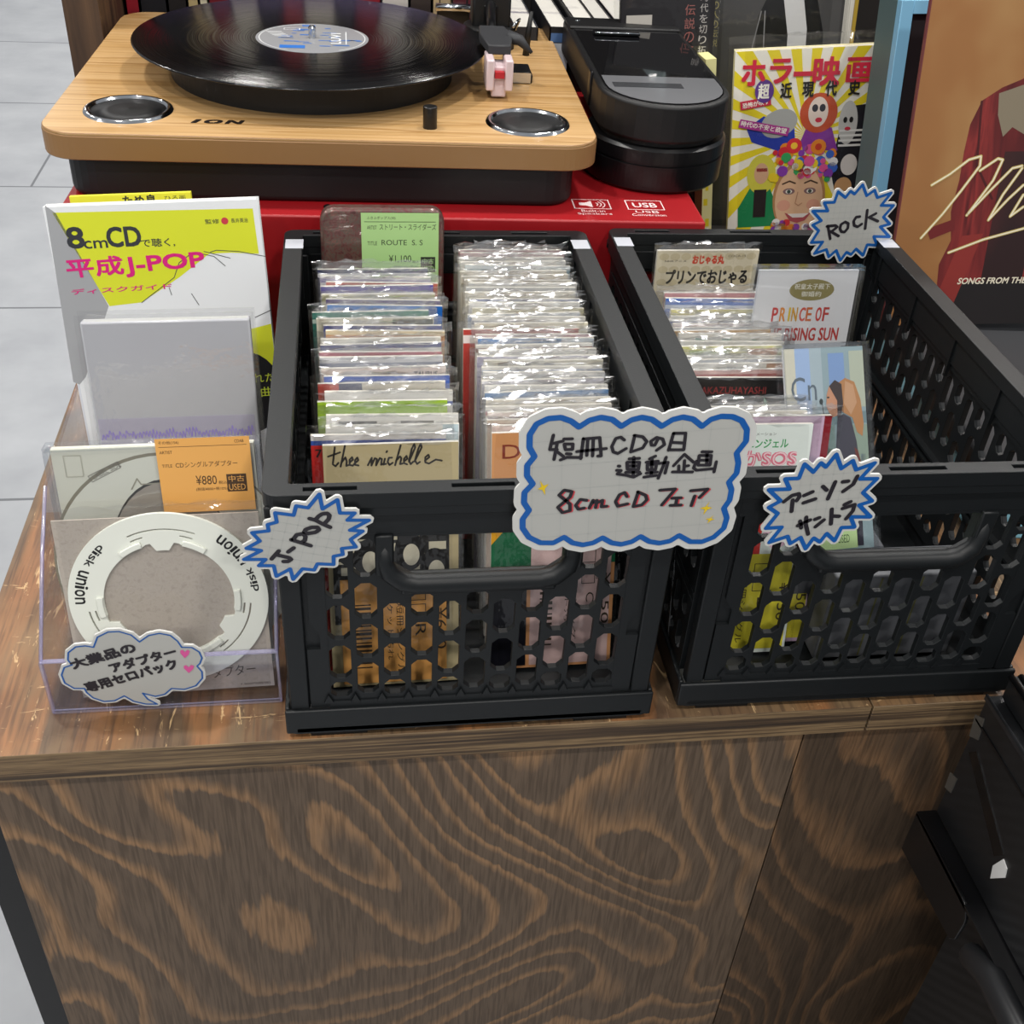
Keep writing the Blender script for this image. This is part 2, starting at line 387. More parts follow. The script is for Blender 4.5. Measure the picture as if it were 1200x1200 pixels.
TR={
'jp_out':[[[0.66,2.94],[0.78,1.94],[1.6,2.53],[1.7,1.63],[2.5,1.6],[2.08,1.13],[3.26,1.08],[2.19,0.43],[2.9,0.34],[2.21,-0.22],[2.5,-0.76],[1.71,-0.83],[1.76,-1.26],[1.24,-1.37],[1.22,-1.96],[0.33,-1.87],[0.13,-2.31],[-0.51,-2.19],[-1.07,-2.94],[-1.18,-2.16],[-1.98,-2.67],[-2.07,-1.89],[-2.88,-1.85],[-2.47,-1.42],[-3.65,-1.37],[-2.66,-0.78],[-3.45,-0.59],[-2.68,-0.11],[-3.06,0.48],[-2.16,0.57],[-2.19,1.0],[-1.69,1.15],[-1.74,1.78],[-0.77,1.58],[-0.6,2.2],[0.02,2.05]]],
'jp_txt':[[[-2.15,-1.39],[-1.72,-0.84]],[[-1.88,-1.1],[-1.18,-1.35],[-1.09,-1.47],[-1.27,-1.61],[-1.52,-1.6]],[[-1.22,-0.93],[-0.9,-0.66]],[[-1.0,-0.08],[0.03,-0.55]],[[-0.9,-0.07],[-0.68,0.25],[-0.34,0.31],[-0.22,0.1],[-0.27,-0.16],[-0.48,-0.32]],[[0.15,0.73],[-0.19,0.59],[-0.27,0.41],[-0.07,0.31],[0.34,0.38],[0.54,0.55],[0.45,0.72],[0.15,0.73]],[[0.06,1.33],[0.36,1.22],[0.75,0.93],[1.14,0.69]],[[0.38,1.25],[0.55,1.47],[0.75,1.62],[1.02,1.65],[1.14,1.5],[1.08,1.25],[0.83,0.95]]],
'rk_out':[[[-0.2,3.4],[0.39,2.48],[0.94,2.95],[1.35,2.33],[2.44,2.73],[1.85,1.67],[2.93,1.67],[2.31,0.68],[3.05,0.08],[2.26,-0.16],[3.32,-1.05],[1.92,-1.01],[2.41,-1.79],[1.53,-1.74],[1.42,-2.7],[0.65,-2.12],[0.33,-2.62],[-0.13,-2.41],[-0.48,-3.16],[-1.07,-2.25],[-1.59,-2.83],[-1.95,-2.17],[-2.92,-2.54],[-2.43,-1.51],[-3.42,-1.56],[-3.01,-0.54],[-3.65,-0.03],[-2.98,0.33],[-3.92,1.16],[-2.62,1.17],[-3.1,1.87],[-2.24,1.91],[-2.14,2.8],[-1.39,2.31],[-1.09,2.85],[-0.68,2.62]]],
'rk_txt':[[[-2.32,-0.1],[-1.85,-1.23]],[[-2.39,-0.14],[-1.69,-0.06],[-1.49,-0.19],[-1.91,-0.62]],[[-1.96,-0.58],[-1.18,-0.98]],[[-0.95,0.22],[-1.22,0.02],[-1.22,-0.34],[-1.03,-0.6],[-0.74,-0.63],[-0.54,-0.29],[-0.6,0.11],[-0.92,0.25]],[[0.25,0.71],[-0.06,0.67],[-0.19,0.31],[-0.05,-0.05],[0.28,-0.17],[0.58,0.07]],[[0.75,1.27],[0.98,-0.33]],[[1.58,0.99],[1.07,0.66],[1.93,0.32]]],
'an_out':[[[0.19,3.37],[0.74,2.38],[1.29,2.91],[1.65,2.27],[2.66,2.71],[2.06,1.62],[3.1,1.6],[2.48,0.64],[3.21,0.0],[2.47,-0.26],[3.42,-1.17],[2.17,-1.12],[2.61,-1.9],[1.79,-1.9],[1.61,-2.89],[0.97,-2.31],[0.7,-2.94],[0.23,-2.62],[-0.08,-3.43],[-0.6,-2.54],[-1.14,-2.99],[-1.43,-2.42],[-2.47,-2.84],[-1.93,-1.72],[-2.9,-1.76],[-2.39,-0.7],[-3.04,-0.22],[-2.41,0.21],[-3.29,1.04],[-2.04,1.04],[-2.47,1.77],[-1.66,1.78],[-1.54,2.76],[-0.88,2.19],[-0.58,2.81],[-0.21,2.52]]],
'an_txt':[[[-2.21,0.16],[-1.81,0.59],[-1.43,0.7],[-1.34,0.49],[-1.45,0.21]],[[-1.7,0.26],[-1.59,-0.56]],[[-1.08,0.56],[-0.62,0.81]],[[-1.0,0.03],[-0.34,0.29]],[[-0.09,1.17],[0.21,0.9]],[[0.59,1.47],[0.43,0.27]],[[1.04,1.46],[1.37,1.49]],[[1.83,1.83],[1.73,1.27],[1.23,0.77]],[[-0.98,-1.63],[-0.3,-1.24]],[[-0.91,-1.3],[-0.73,-1.81]],[[-0.59,-1.02],[-0.5,-1.57],[-0.19,-2.3]],[[-0.02,-1.21],[0.23,-1.09]],[[0.55,-1.27],[0.14,-1.76]],[[0.85,-0.49],[1.06,-1.59]],[[1.05,-1.0],[1.44,-1.04]],[[1.55,-0.19],[1.88,0.01]],[[1.51,-0.47],[2.18,-0.21],[2.19,-0.67],[1.91,-1.24]]],
'sp_out':[[[-0.77,3.39],[-0.41,4.22],[0.28,4.61],[0.92,4.61],[1.59,4.27],[2.0,3.67],[2.62,4.17],[3.28,4.31],[3.9,4.1],[4.28,3.58],[4.47,3.05],[5.07,2.99],[5.48,2.58],[5.59,2.04],[5.41,1.57],[5.21,1.35],[5.46,0.85],[5.42,0.25],[4.95,-0.39],[4.19,-0.67],[3.41,-0.53],[2.93,-1.02],[2.32,-1.17],[1.57,-0.82],[1.82,-1.4],[2.35,-1.89],[1.64,-1.83],[0.92,-1.52],[0.41,-0.98],[-0.23,-1.37],[-0.9,-1.4],[-1.51,-1.02],[-1.82,-0.51],[-1.9,-0.14],[-2.51,-0.09],[-2.99,0.43],[-3.06,1.15],[-2.79,1.78],[-2.29,1.98],[-2.46,2.41],[-2.33,3.03],[-1.81,3.49],[-1.24,3.54]]],
'sp_h':[[[4.54,2.11],[4.33,2.56],[4.35,2.79],[4.5,2.84],[4.61,2.63],[4.77,2.83],[4.92,2.71],[4.8,2.39]],[[4.64,0.79],[4.39,1.23],[4.4,1.44],[4.56,1.5],[4.68,1.3],[4.86,1.5],[5.04,1.4],[4.95,1.13]]],
'sp_t':[[[-2.26,1.57],[1.79,2.88]],[[0.03,1.11],[4.18,2.37]],[[-1.71,-0.52],[4.14,1.3]]],
'mn_out':[[[-3.65,3.77],[-3.14,4.17],[-2.54,4.34],[-1.91,4.2],[-1.37,3.76],[-0.86,4.15],[-0.33,4.29],[0.25,4.15],[0.84,3.71],[1.37,4.11],[1.91,4.26],[2.5,4.12],[3.07,3.65],[3.49,4.08],[4.03,4.26],[4.67,4.22],[5.22,3.96],[5.62,3.38],[5.71,2.63],[5.32,1.86],[5.54,1.2],[5.57,0.51],[5.23,-0.09],[5.48,-0.62],[5.5,-1.34],[5.26,-1.91],[5.56,-2.61],[5.51,-3.35],[5.01,-3.99],[4.37,-4.3],[3.67,-4.27],[2.91,-3.77],[2.44,-4.16],[1.84,-4.29],[1.22,-4.15],[0.64,-3.75],[0.16,-4.12],[-0.43,-4.28],[-1.0,-4.15],[-1.58,-3.75],[-2.1,-4.1],[-2.68,-4.22],[-3.29,-4.05],[-3.82,-3.61],[-4.41,-4.0],[-5.15,-3.96],[-5.84,-3.53],[-6.24,-2.87],[-6.28,-2.24],[-5.96,-1.63],[-6.28,-1.09],[-6.29,-0.39],[-5.87,0.16],[-6.23,0.72],[-6.26,1.39],[-5.9,1.96],[-6.21,2.54],[-6.25,3.35],[-5.93,4.01],[-5.34,4.33],[-4.67,4.38],[-4.1,4.14]]],
'mn_txt':[[[-4.99,3.31],[-5.11,2.4],[-4.72,2.39]],[[-4.97,2.78],[-4.44,2.92]],[[-4.75,2.74],[-4.83,1.75]],[[-4.68,2.23],[-4.33,1.93]],[[-4.4,3.05],[-3.95,3.05]],[[-4.35,2.73],[-3.89,2.72],[-3.88,2.38],[-4.26,2.37],[-4.35,2.7]],[[-4.19,2.11],[-3.94,2.08]],[[-4.48,1.71],[-4.14,1.87],[-3.35,1.84]],[[-3.35,3.05],[-3.37,1.77]],[[-3.35,3.02],[-2.47,3.09],[-2.27,1.91],[-2.45,1.91]],[[-3.11,3.01],[-3.06,1.96]],[[-2.81,3.04],[-2.74,1.92]],[[-3.63,2.23],[-2.04,2.38]],[[-1.11,2.9],[-1.33,3.09],[-1.59,3.01],[-1.75,2.5],[-1.63,2.15],[-1.37,2.04],[-0.94,2.35]],[[-0.57,3.17],[-0.66,2.12]],[[-0.6,3.18],[-0.12,3.08],[0.14,2.77],[-0.03,2.36],[-0.66,2.12]]],
'mn_txt2':[[[0.75,2.96],[0.62,2.52],[0.43,2.53],[0.36,2.78],[0.64,3.02],[1.0,2.91],[1.15,2.54],[0.76,2.19]],[[1.55,3.26],[1.43,2.17]],[[1.55,3.26],[2.22,3.25],[2.28,2.18]],[[1.51,2.68],[2.22,2.62]],[[1.42,2.2],[2.28,2.18]],[[-1.24,1.22],[-1.16,1.2]],[[-1.3,0.94],[-1.05,0.91],[-1.24,0.69],[-0.69,0.58],[-0.29,0.45],[0.07,0.67]],[[-0.69,1.67],[-0.13,1.69]],[[-0.79,1.45],[-0.09,1.43],[-0.09,0.94],[-0.71,0.99],[-0.79,1.45]],[[-0.73,1.21],[-0.09,1.19]],[[-0.78,0.79],[-0.01,0.78]],[[-0.45,1.77],[-0.34,0.6]],[[0.29,1.42],[0.95,1.47]],[[0.75,1.81],[0.45,1.64]],[[0.37,1.26],[0.88,1.29],[0.87,0.91],[0.42,0.92],[0.37,1.26]],[[0.39,0.7],[0.99,0.75]],[[0.29,0.43],[0.99,0.52]],[[0.58,1.63],[0.7,0.5]],[[1.01,1.32],[1.51,1.38],[1.45,0.66]],[[1.36,1.72],[1.28,1.16],[1.11,0.33]],[[1.86,1.14],[2.36,1.88],[2.96,1.34]],[[2.43,1.47],[2.5,0.74]],[[2.52,1.09],[2.71,1.12]],[[2.16,1.13],[2.21,0.75]],[[1.86,0.73],[3.0,0.69]],[[3.33,2.02],[3.88,2.0]],[[3.62,2.01],[3.73,1.16]],[[3.21,1.78],[3.89,1.76],[3.93,1.12],[3.25,1.14],[3.21,1.78]],[[3.23,1.47],[3.91,1.45]],[[3.11,1.41],[3.02,0.96],[3.21,0.8],[4.17,0.88]],[[4.25,1.34],[4.24,0.65]]],
'mn_8c':[[[-3.69,-0.4],[-4.1,-0.3],[-4.36,-0.63],[-3.69,-1.27],[-3.65,-1.72],[-4.07,-1.84],[-4.36,-1.46],[-3.73,-0.78],[-3.66,-0.43]],[[-2.77,-1.04],[-3.14,-0.97],[-3.36,-1.37],[-3.19,-1.64],[-2.86,-1.57]],[[-2.57,-1.58],[-2.41,-1.05]],[[-2.46,-1.28],[-2.19,-1.06],[-2.21,-1.56]],[[-2.17,-1.24],[-1.87,-1.07],[-1.88,-1.52],[-1.59,-1.49]]],
'mn_cd':[[[-0.51,-0.86],[-0.68,-0.58],[-0.95,-0.72],[-1.12,-1.19],[-0.96,-1.51],[-0.42,-1.37]],[[0.1,-0.57],[-0.06,-1.57]],[[0.07,-0.56],[0.55,-0.82],[0.66,-1.13],[0.41,-1.48],[-0.06,-1.57]],[[1.32,-0.49],[2.2,-0.44],[1.57,-1.52]],[[2.09,-1.07],[2.62,-1.06]],[[2.39,-1.08],[2.39,-1.55]],[[2.07,-1.57],[2.69,-1.57]],[[3.1,-0.59],[4.08,-0.51],[3.68,-1.08]],[[3.39,-0.96],[3.3,-1.63]]],
'mn_star':[[[4.35,-1.35],[4.25,-1.74],[4.57,-1.84],[4.29,-1.97],[4.12,-2.34],[4.13,-1.94],[3.83,-1.85],[4.16,-1.74]],[[4.76,-2.37],[4.62,-2.61],[4.85,-2.66],[4.64,-2.75],[4.45,-2.95],[4.5,-2.71],[4.29,-2.61],[4.53,-2.59]]],
'mn_star2':[[[-5.49,0.39],[-5.27,0.04],[-4.99,0.13],[-5.18,-0.17],[-5.13,-0.61],[-5.33,-0.25],[-5.59,-0.19],[-5.39,-0.03]]],
'lp_coat':[[[4.86,-6.07],[4.65,-3.5],[5.41,-1.22],[4.93,1.47],[5.21,4.3],[5.19,6.86],[5.32,9.16],[6.03,11.2],[7.67,12.29],[9.38,12.98],[13.41,-6.22]],[[7.44,11.79],[9.49,12.48],[10.06,9.73],[9.24,8.91],[8.52,8.09],[7.7,9.96]],[[8.21,5.13],[10.59,7.22],[13.41,-6.22],[8.77,-6.14],[8.96,-1.05]]],
'lp_sig':[[[2.69,3.9],[4.21,4.85],[5.77,6.12],[6.83,6.42],[6.89,5.57],[5.59,3.43],[4.17,1.26],[2.48,-0.96]],[[6.97,5.14],[8.45,6.19],[8.92,6.08],[8.38,4.26],[7.35,2.54],[6.48,1.11]],[[6.48,1.11],[8.14,3.18],[9.97,5.32],[10.83,5.52]],[[10.88,5.31],[9.55,2.95],[8.63,0.64]],[[8.63,0.64],[10.1,2.5],[11.31,3.8]],[[11.49,2.92],[10.64,0.95],[11.72,1.82]],[[5.38,-2.36],[8.52,-1.16],[12.15,-0.19]]],
'lp_txt':[[[6.75,-5.4],[13.26,-5.51],[6.64,-4.81]]],
'gd':[[[-6.9,23.84],[7.05,23.61],[7.13,20.32],[5.17,20.49],[3.55,20.47],[1.18,18.83],[-1.76,17.1],[-4.11,16.93]],[[-7.3,24.37],[-6.65,23.79],[-4.17,16.94],[-6.75,11.57],[-7.3,11.0],[-7.72,11.23]],[[-6.26,21.25],[-5.03,22.8]],[[-5.14,21.21],[-3.47,21.85]],[[-3.49,21.23],[-1.07,22.7]],[[-1.14,21.13],[1.24,21.75]],[[-6.65,19.1],[-2.62,20.65]],[[-2.53,19.0],[3.21,20.58]],[[-6.61,17.9],[0.58,18.39]],[[3.57,22.64],[6.62,22.97]],[[-3.45,16.62],[-3.21,16.98],[-2.47,17.13],[-1.66,17.19],[-0.96,16.49]],[[6.57,15.34],[7.33,15.5],[7.48,13.34],[6.67,14.56]],[[6.13,13.02],[6.67,14.56],[7.15,13.75],[7.09,12.37],[6.3,11.2]]],
'gd_lines':[[[7.56,20.12],[5.71,20.56],[4.12,20.72],[3.66,20.6]],[[3.22,20.67],[5.03,20.1]],[[2.68,20.6],[3.88,20.28],[4.6,19.54]],[[2.12,20.44],[1.34,19.93],[0.83,18.85],[-1.76,17.1]],[[0.36,18.12],[0.46,17.56]],[[1.91,17.58],[2.33,16.71]],[[6.32,15.55],[7.58,16.07]]]}

# ---------------------------------------------------------------- setting
p = Pt(); p.box(-420, 480, -220, 900, -1, 0, FLOORM)
fl = p.obj('floor', None, (0, 0, -Z0)); fl['kind'] = 'structure'

# ---------------------------------------------------------------- counter
counter = thing('display_counter', 'brown stained plywood display counter under the black crates', 'counter', (0, 0, -Z0))
H = Z0
p = Pt(); p.box(-21, 39.7, .05, 110, H-2.45, H, PLYE, .04, 1); p.box(-20.95, 39.68, .1, 109.9, H-.05, H+.004, PLYT)
p.obj('countertop', counter)
p = Pt(); p.box(39.85, 120, .05, 110, H-2.45, H, PLYE, .04, 1); p.box(39.88, 119.9, .1, 109.9, H-.05, H+.004, PLYT)
p.obj('countertop', counter)
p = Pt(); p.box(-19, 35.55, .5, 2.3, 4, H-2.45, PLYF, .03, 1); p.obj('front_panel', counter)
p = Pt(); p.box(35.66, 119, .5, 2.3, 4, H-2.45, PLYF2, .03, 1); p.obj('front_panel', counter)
p = Pt(); p.box(-21.9, -19.2, 2.5, 100, 0, H-2.45, BLACKM, .05, 1); p.obj('side_panel', counter)
p = Pt(); p.box(-19.1, 119, 4, 60, 0, 4, BLACKM); p.obj('plinth', counter)

# ---------------------------------------------------------------- folding crates
CW, CD, CH = 24.0, 35.7, 19.44
def oct_(cx, cz, w, h, ch=.34):
    a, b = w/2, h/2
    return [(cx-a, cz-b+ch), (cx-a+ch, cz-b), (cx+a-ch, cz-b), (cx+a, cz-b+ch), (cx+a, cz+b-ch), (cx+a-ch, cz+b), (cx-a+ch, cz+b), (cx-a, cz+b-ch)]
def front_wall(handle):
    holes = []
    for k in range(-5, 6):
        cx = 12 + 1.66*k
        rows = [(14.55, 2.6), (11.3, 2.6), (8.05, 2.6), (4.95, 2.5)] if k % 2 == 0 else [(15.3, 1.2), (12.95, 2.6), (9.65, 2.6), (6.4, 2.6), (4.05, 1.1)]
        for cz, h in rows:
            if abs(k) <= 3:
                if cz + h/2 > 12.0:
                    if cz - h/2 < 10.9: h2 = 11.75 - (cz - h/2); cz, h = (cz - h/2) + h2/2, h2
                    else: continue
            holes.append(oct_(cx, cz, 1.36, h+.2, min(.4, h*.3)))
    holes.append([(7.0, 16.1), (7.0, 13.9), (8.2, 12.9), (15.8, 12.9), (17.0, 13.9), (17.0, 16.1)])
    P = holed([(2.95, 3.0), (21.05, 3.0), (21.05, 16.3), (2.95, 16.3)], holes, .36, CRATE, 'xz', .42, .03)
    for x in (3.0, 21.0):
        s = 1 if x < 12 else -1
        # corner post with its notched hinge seam
        P.box(x-s*2.55, x-s*1.32, .3, 1.1, 2.5, 17.8, CRATE, .1, 1)
        P.prism([(x-s*1.25, 2.6), (x, 2.6), (x, 16.4), (x-s*1.0, 16.4), (x-s*1.0, 9.8), (x-s*.45, 8.8), (x-s*.45, 7.6), (x-s*1.25, 7.6)] if s > 0 else
                [(x, 2.6), (x-s*1.25, 2.6), (x-s*1.25, 7.6), (x-s*.45, 7.6), (x-s*.45, 8.8), (x-s*1.0, 9.8), (x-s*1.0, 16.4), (x, 16.4)], .36, 1.1, CRATE, 'y')
        P.box(x-s*1.34, x-s*.4, .62, 1.0, 2.6, 17.8, CRATE)
    P.box(.45, 23.55, .35, 1.0, 16.25, 17.9, CRATE, .08, 1)
    P.box(.45, 23.55, .6, 1.0, 17.9, 18.7, CRATE)
    P.box(2.9, 21.1, .3, 1.2, 2.5, 3.1, CRATE)
    # frame round the hand hole
    for x in (5.95, 17.0): P.box(x, x+1.05, .12, 1.3, 13.4, 16.3, CRATE, .1, 1)
    # short feet of the ribs on the sill
    for k in range(-5, 6): P.prism([(12+1.66*k-.83-.3, 3.05), (12+1.66*k-.83+.3, 3.05), (12+1.66*k-.83, 3.75)], .2, .5, CRATE, 'y')
    return P
def handle_bar():
    P = Pt()
    path = [(6.5, .55, 15.6), (6.5, .4, 14.3), (6.75, .3, 13.5), (7.5, .25, 12.85), (8.4, .25, 12.65), (15.6, .25, 12.65), (16.5, .25, 12.85), (17.25, .3, 13.5), (17.5, .4, 14.3), (17.5, .55, 15.6)]
    P.tube(path, [.4, .5, .58, .62, .62, .62, .62, .58, .5, .4], CRATE, 10)
    P.box(7.4, 16.6, -.05, 1.45, 11.95, 12.75, CRATE, .18, 2)
    return P
def side_wall():
    holes = []
    n = 9
    for k in range(-n, n+1):
        cy = 17.85 + 1.66*k
        for cz, h in ([(14.0, 2.9), (10.9, 1.9), (6.6, 2.6), (4.0, 1.1)] if k % 2 == 0 else [(14.9, 1.6), (11.9, 2.9), (7.2, 1.5), (4.6, 2.3)]):
            holes.append(oct_(cy, cz, 1.12, h, min(.36, h*.3)))
    P = holed([(1.6, 2.6), (34.1, 2.6), (34.1, 16.2), (1.6, 16.2)], holes, .4, CRATE, 'yz', .35, .03)
    P.box(.3, 1.15, 1.2, 34.5, 16.45, 18.9, CRATE, .06, 1)
    P.box(.45, 1.0, 1.2, 34.5, 16.0, 16.6, CRATE)
    P.box(.28, 1.3, 1.7, 34.0, 8.35, 8.55, CRATE); P.box(.28, 1.3, 1.7, 34.0, 9.0, 9.2, CRATE)
    for k in range(5): P.box(1.05, 1.32, 3.2+7.1*k, 3.42+7.1*k, 15.4, 18.9, CRATE)
    return P
def crate(label, loc, yaw):
    t = thing('folding_crate', label, 'crate', loc, (0, 0, yaw), 'black folding crates of CD singles')
    P = Pt(); P.prism(rrect(.1, CW-.1, .05, CD-.05, .7), .55, 1.0, CRATE)
    for a in ((.1, CW-.1, .05, .38), (.1, CW-.1, CD-.38, CD-.05), (.1, .42, .4, CD-.4), (CW-.42, CW-.1, .4, CD-.4)):
        P.box(*a, .55, 2.55, CRATE, .12, 2)
    P.box(.35, CW-.35, .3, CD-.3, .6, 1.05, CRATE)
    for x in (1.6, CW-5.2):
        for y in (.35, CD-1.6): P.box(x, x+3.6, y, y+1.2, 0, .6, CRATE)
    P.obj('base_tray', t)
    f = front_wall(True).obj('front_wall', t); handle_bar().obj('handle', f)
    b = front_wall(True).obj('back_wall', t, (CW, CD, 0), (0, 0, math.pi)); handle_bar().obj('handle', b)
    side_wall().obj('side_wall', t)
    side_wall().obj('side_wall', t, (CW, CD, 0), (0, 0, math.pi))
    slots = []
    for y in (.3, CD-.75):
        for x in (2.1, 17.9, 10.2): slots.append([(x, y), (x+3.0 if x != 10.2 else x+3.6, y), (x+3.0 if x != 10.2 else x+3.6, y+.45), (x, y+.45)])
    P = holed(rrect(-.02, CW+.02, -.02, CD+.02, .8), [rrect(1.3, CW-1.3, 1.02, CD-1.02, .2)] + slots, .9, CRATE, 'xy', 18.5, .05)
    for a in ((.0, CW, .0, .3), (.0, CW, CD-.3, CD), (.0, .3, .7, CD-.7), (CW-.3, CW, .7, CD-.7)): P.box(*a, 17.8, 18.6, CRATE, .08, 1)
    for y in (.3, CD-1.0): P.box(1.6, CW-1.6, y, y+.7, 18.4, 18.62, CRATE)
    P.obj('rim', t)
    # bits of clear tape left on the corners of the rim
    for x in (.08, CW-1.45):
        P = Pt(); P.box(x, x+1.36, CD-3.6, CD-1.9, 19.46, 19.475, TAPE); P.obj('tape_patch', t)
    return t
TAPE = mat('b9bcc4', .25)
C1 = crate('black folding crate with the cursive-lettered tan card at its front', (0, 0, 0), 0)
C2L, C2Y = (25.75, .55, 0), -.011
C2 = crate('black folding crate half empty on its right side, below the orange record sleeve', C2L, C2Y)

# ---------------------------------------------------------------- CD singles
def sleeve_mesh(seed, w=9.1, h=17.5, t=.5, m=None):
    """a film bag a little larger than its card, with a crumpled top fold"""
    rnd = random.Random(seed); P = Pt(); n = 12
    vs = []; rows = [0, h*.5, h*.86, h*.965, h]
    for side in (-1, 1):
        for j, z in enumerate(rows):
            for i in range(n+1):
                u = -w/2 + w*i/n; e = min(1, (j/4)**4)
                edge = 1 - .8*(abs(i-n/2)/(n/2))**6
                y = side*t/2*edge*(1 if j < 4 else .45) + rnd.uniform(-.07, .07)*e
                vs.append((u + rnd.uniform(-.05, .05)*e, y, z + (rnd.uniform(-.16, .12) if j >= 3 else 0)))
    k = len(rows); fs = []; ft = []
    A = lambda sd, j, i: sd*k*(n+1) + j*(n+1) + i
    for j in range(k-1):
        for i in range(n):
            (fs if j < 3 else ft).append((A(0, j, i), A(0, j, i+1), A(0, j+1, i+1), A(0, j+1, i)))
            fs.append((A(1, j, i+1), A(1, j, i), A(1, j+1, i), A(1, j+1, i+1)))
        for i, q in ((0, 1), (n, 0)):
            fs.append((A(0, j, i), A(0, j+1, i), A(1, j+1, i), A(1, j, i)) if q else (A(1, j, i), A(1, j+1, i), A(0, j+1, i), A(0, j, i)))
    for i in range(n): ft.append((A(0, k-1, i), A(0, k-1, i+1), A(1, k-1, i+1), A(1, k-1, i)))
    V, F = P._add(vs, fs + ft, m or SLEEVE)
    if m is None:
        q = P.mi(FLAP)
        for f in F[len(fs):]: f.material_index = q
    # the folded flap standing a little off the top
    for q in range(2):
        a = rnd.uniform(-w/2, 0); b = rnd.uniform(0, w/2); vs = []; ny = 8
        for i in range(ny+1):
            u = a + (b-a)*i/ny
            vs += [(u, -.1, h-.05 + rnd.uniform(-.05, .05)), (u, rnd.uniform(.1, .4), h + rnd.uniform(-.15, .2))]
        P._add(vs, [(2*i, 2*i+2, 2*i+3, 2*i+1) for i in range(ny)], m or FLAP)
    return P
SLV = []
for sd in range(7):
    o = sleeve_mesh(sd).obj('film_sleeve'); SLV.append(o.data); bpy.data.objects.remove(o)
def cd_card(front, bands=(), art=None, w=8.3, h=16.8, t=.32, edge='e6e2d6'):
    P = Pt(); P.box(-w/2, w/2, -t/2, t/2, 0, h, edge); P.y = -t/2
    P.up().rect(-w/2, 0, w, h, mat(front, .3)); P.up()
    for z, hh, c, *xx in bands:
        x0, x1 = xx if xx else (-w/2, w/2); P.rect(x0, h-z-hh, x1-x0, hh, mat(c, .3))
    if art: P.up(); art(P, w, h)
    return P
def price_label(P, c, x, z, w, h, rows=True, txt='B'):
    """printed shop sticker, lying sideways on the front"""
    P.up().rect(x, z, w, h, mat(c, .5)); P.up()
    if rows:
        d = mat('3b2f22', .6)
        P.text('8cm短冊シングル', x+w*.52, z+h*.97, h*.9, w*.07, d, -90); P.text('ジャケット汚れ', x+w*.43, z+h*.97, h*.75, w*.06, d, -90)
        P.text(txt, x+w*.70, z+h*.55, w*.13, w*.10, d, -90)
        for q in (.62, .78): P.stroke([(x+w*.64, z+h*q), (x+w*.8, z+h*q), (x+w*.8, z+h*(q+.12)), (x+w*.64, z+h*(q+.12)), (x+w*.64, z+h*q)], .05, d)
        for i in range(16):
            P.rect(x+w*.12, z+h*(.15+.04*i), w*.16, h*(.012+.014*((i*7) % 3)/2), d)
        P.text('¥650', x+w*.9, z+h*.7, h*.4, w*.1, d, -90)
def art_black_text(s, x, z, w, h, c='222222', bold=.02, shear=0):
    return lambda P, W, HH: P.text(s, x, HH-z, w, h, mat(c, .5), 0, bold, shear)
def place_cd(card, x, y, z, lean, roll, yaw, label, group, sl=0, parent_rot=0, sleeve=True):
    o = card.obj('cd_single', None, (x, y, z), pose(yaw, lean, roll)); tag(o, label, 'CD', group)
    if sleeve:
        s = bpy.data.objects.new('film_sleeve', SLV[sl % len(SLV)]); COL.objects.link(s); s.parent = o
        s.location = Vector((.12*((sl*5 % 3)-1), 0, -.12))*S
    return o
LEAN = 15
def row(cards, xs, group, where, w=8.3):
    rnd = random.Random(len(cards)*3)
    for i, c in enumerate(cards):
        y, dx, col, front, bands = c[:5]; art = c[5] if len(c) > 5 else None
        P = cd_card(front, bands, art, w)
        f = min(1, max(0, (y-5.6)/27)); lean = 15.5 - 9.5*f; zt = 17.35 + 1.45*f
        y += (19-zt)*(1.52 + .0275*(y-5.6)); x = xs(y) + dx; z = max(1.06, zt - 16.8*math.cos(R(lean)) + rnd.uniform(-.05, .15))
        place_cd(P, x, y - 16.8*math.sin(R(lean)), z, lean, rnd.uniform(-.7, .7), rnd.uniform(-1.2, 1.2), '%s CD single in sleeve, %s from the front, %s' % (col, ordinal(i+1), where), group, i)
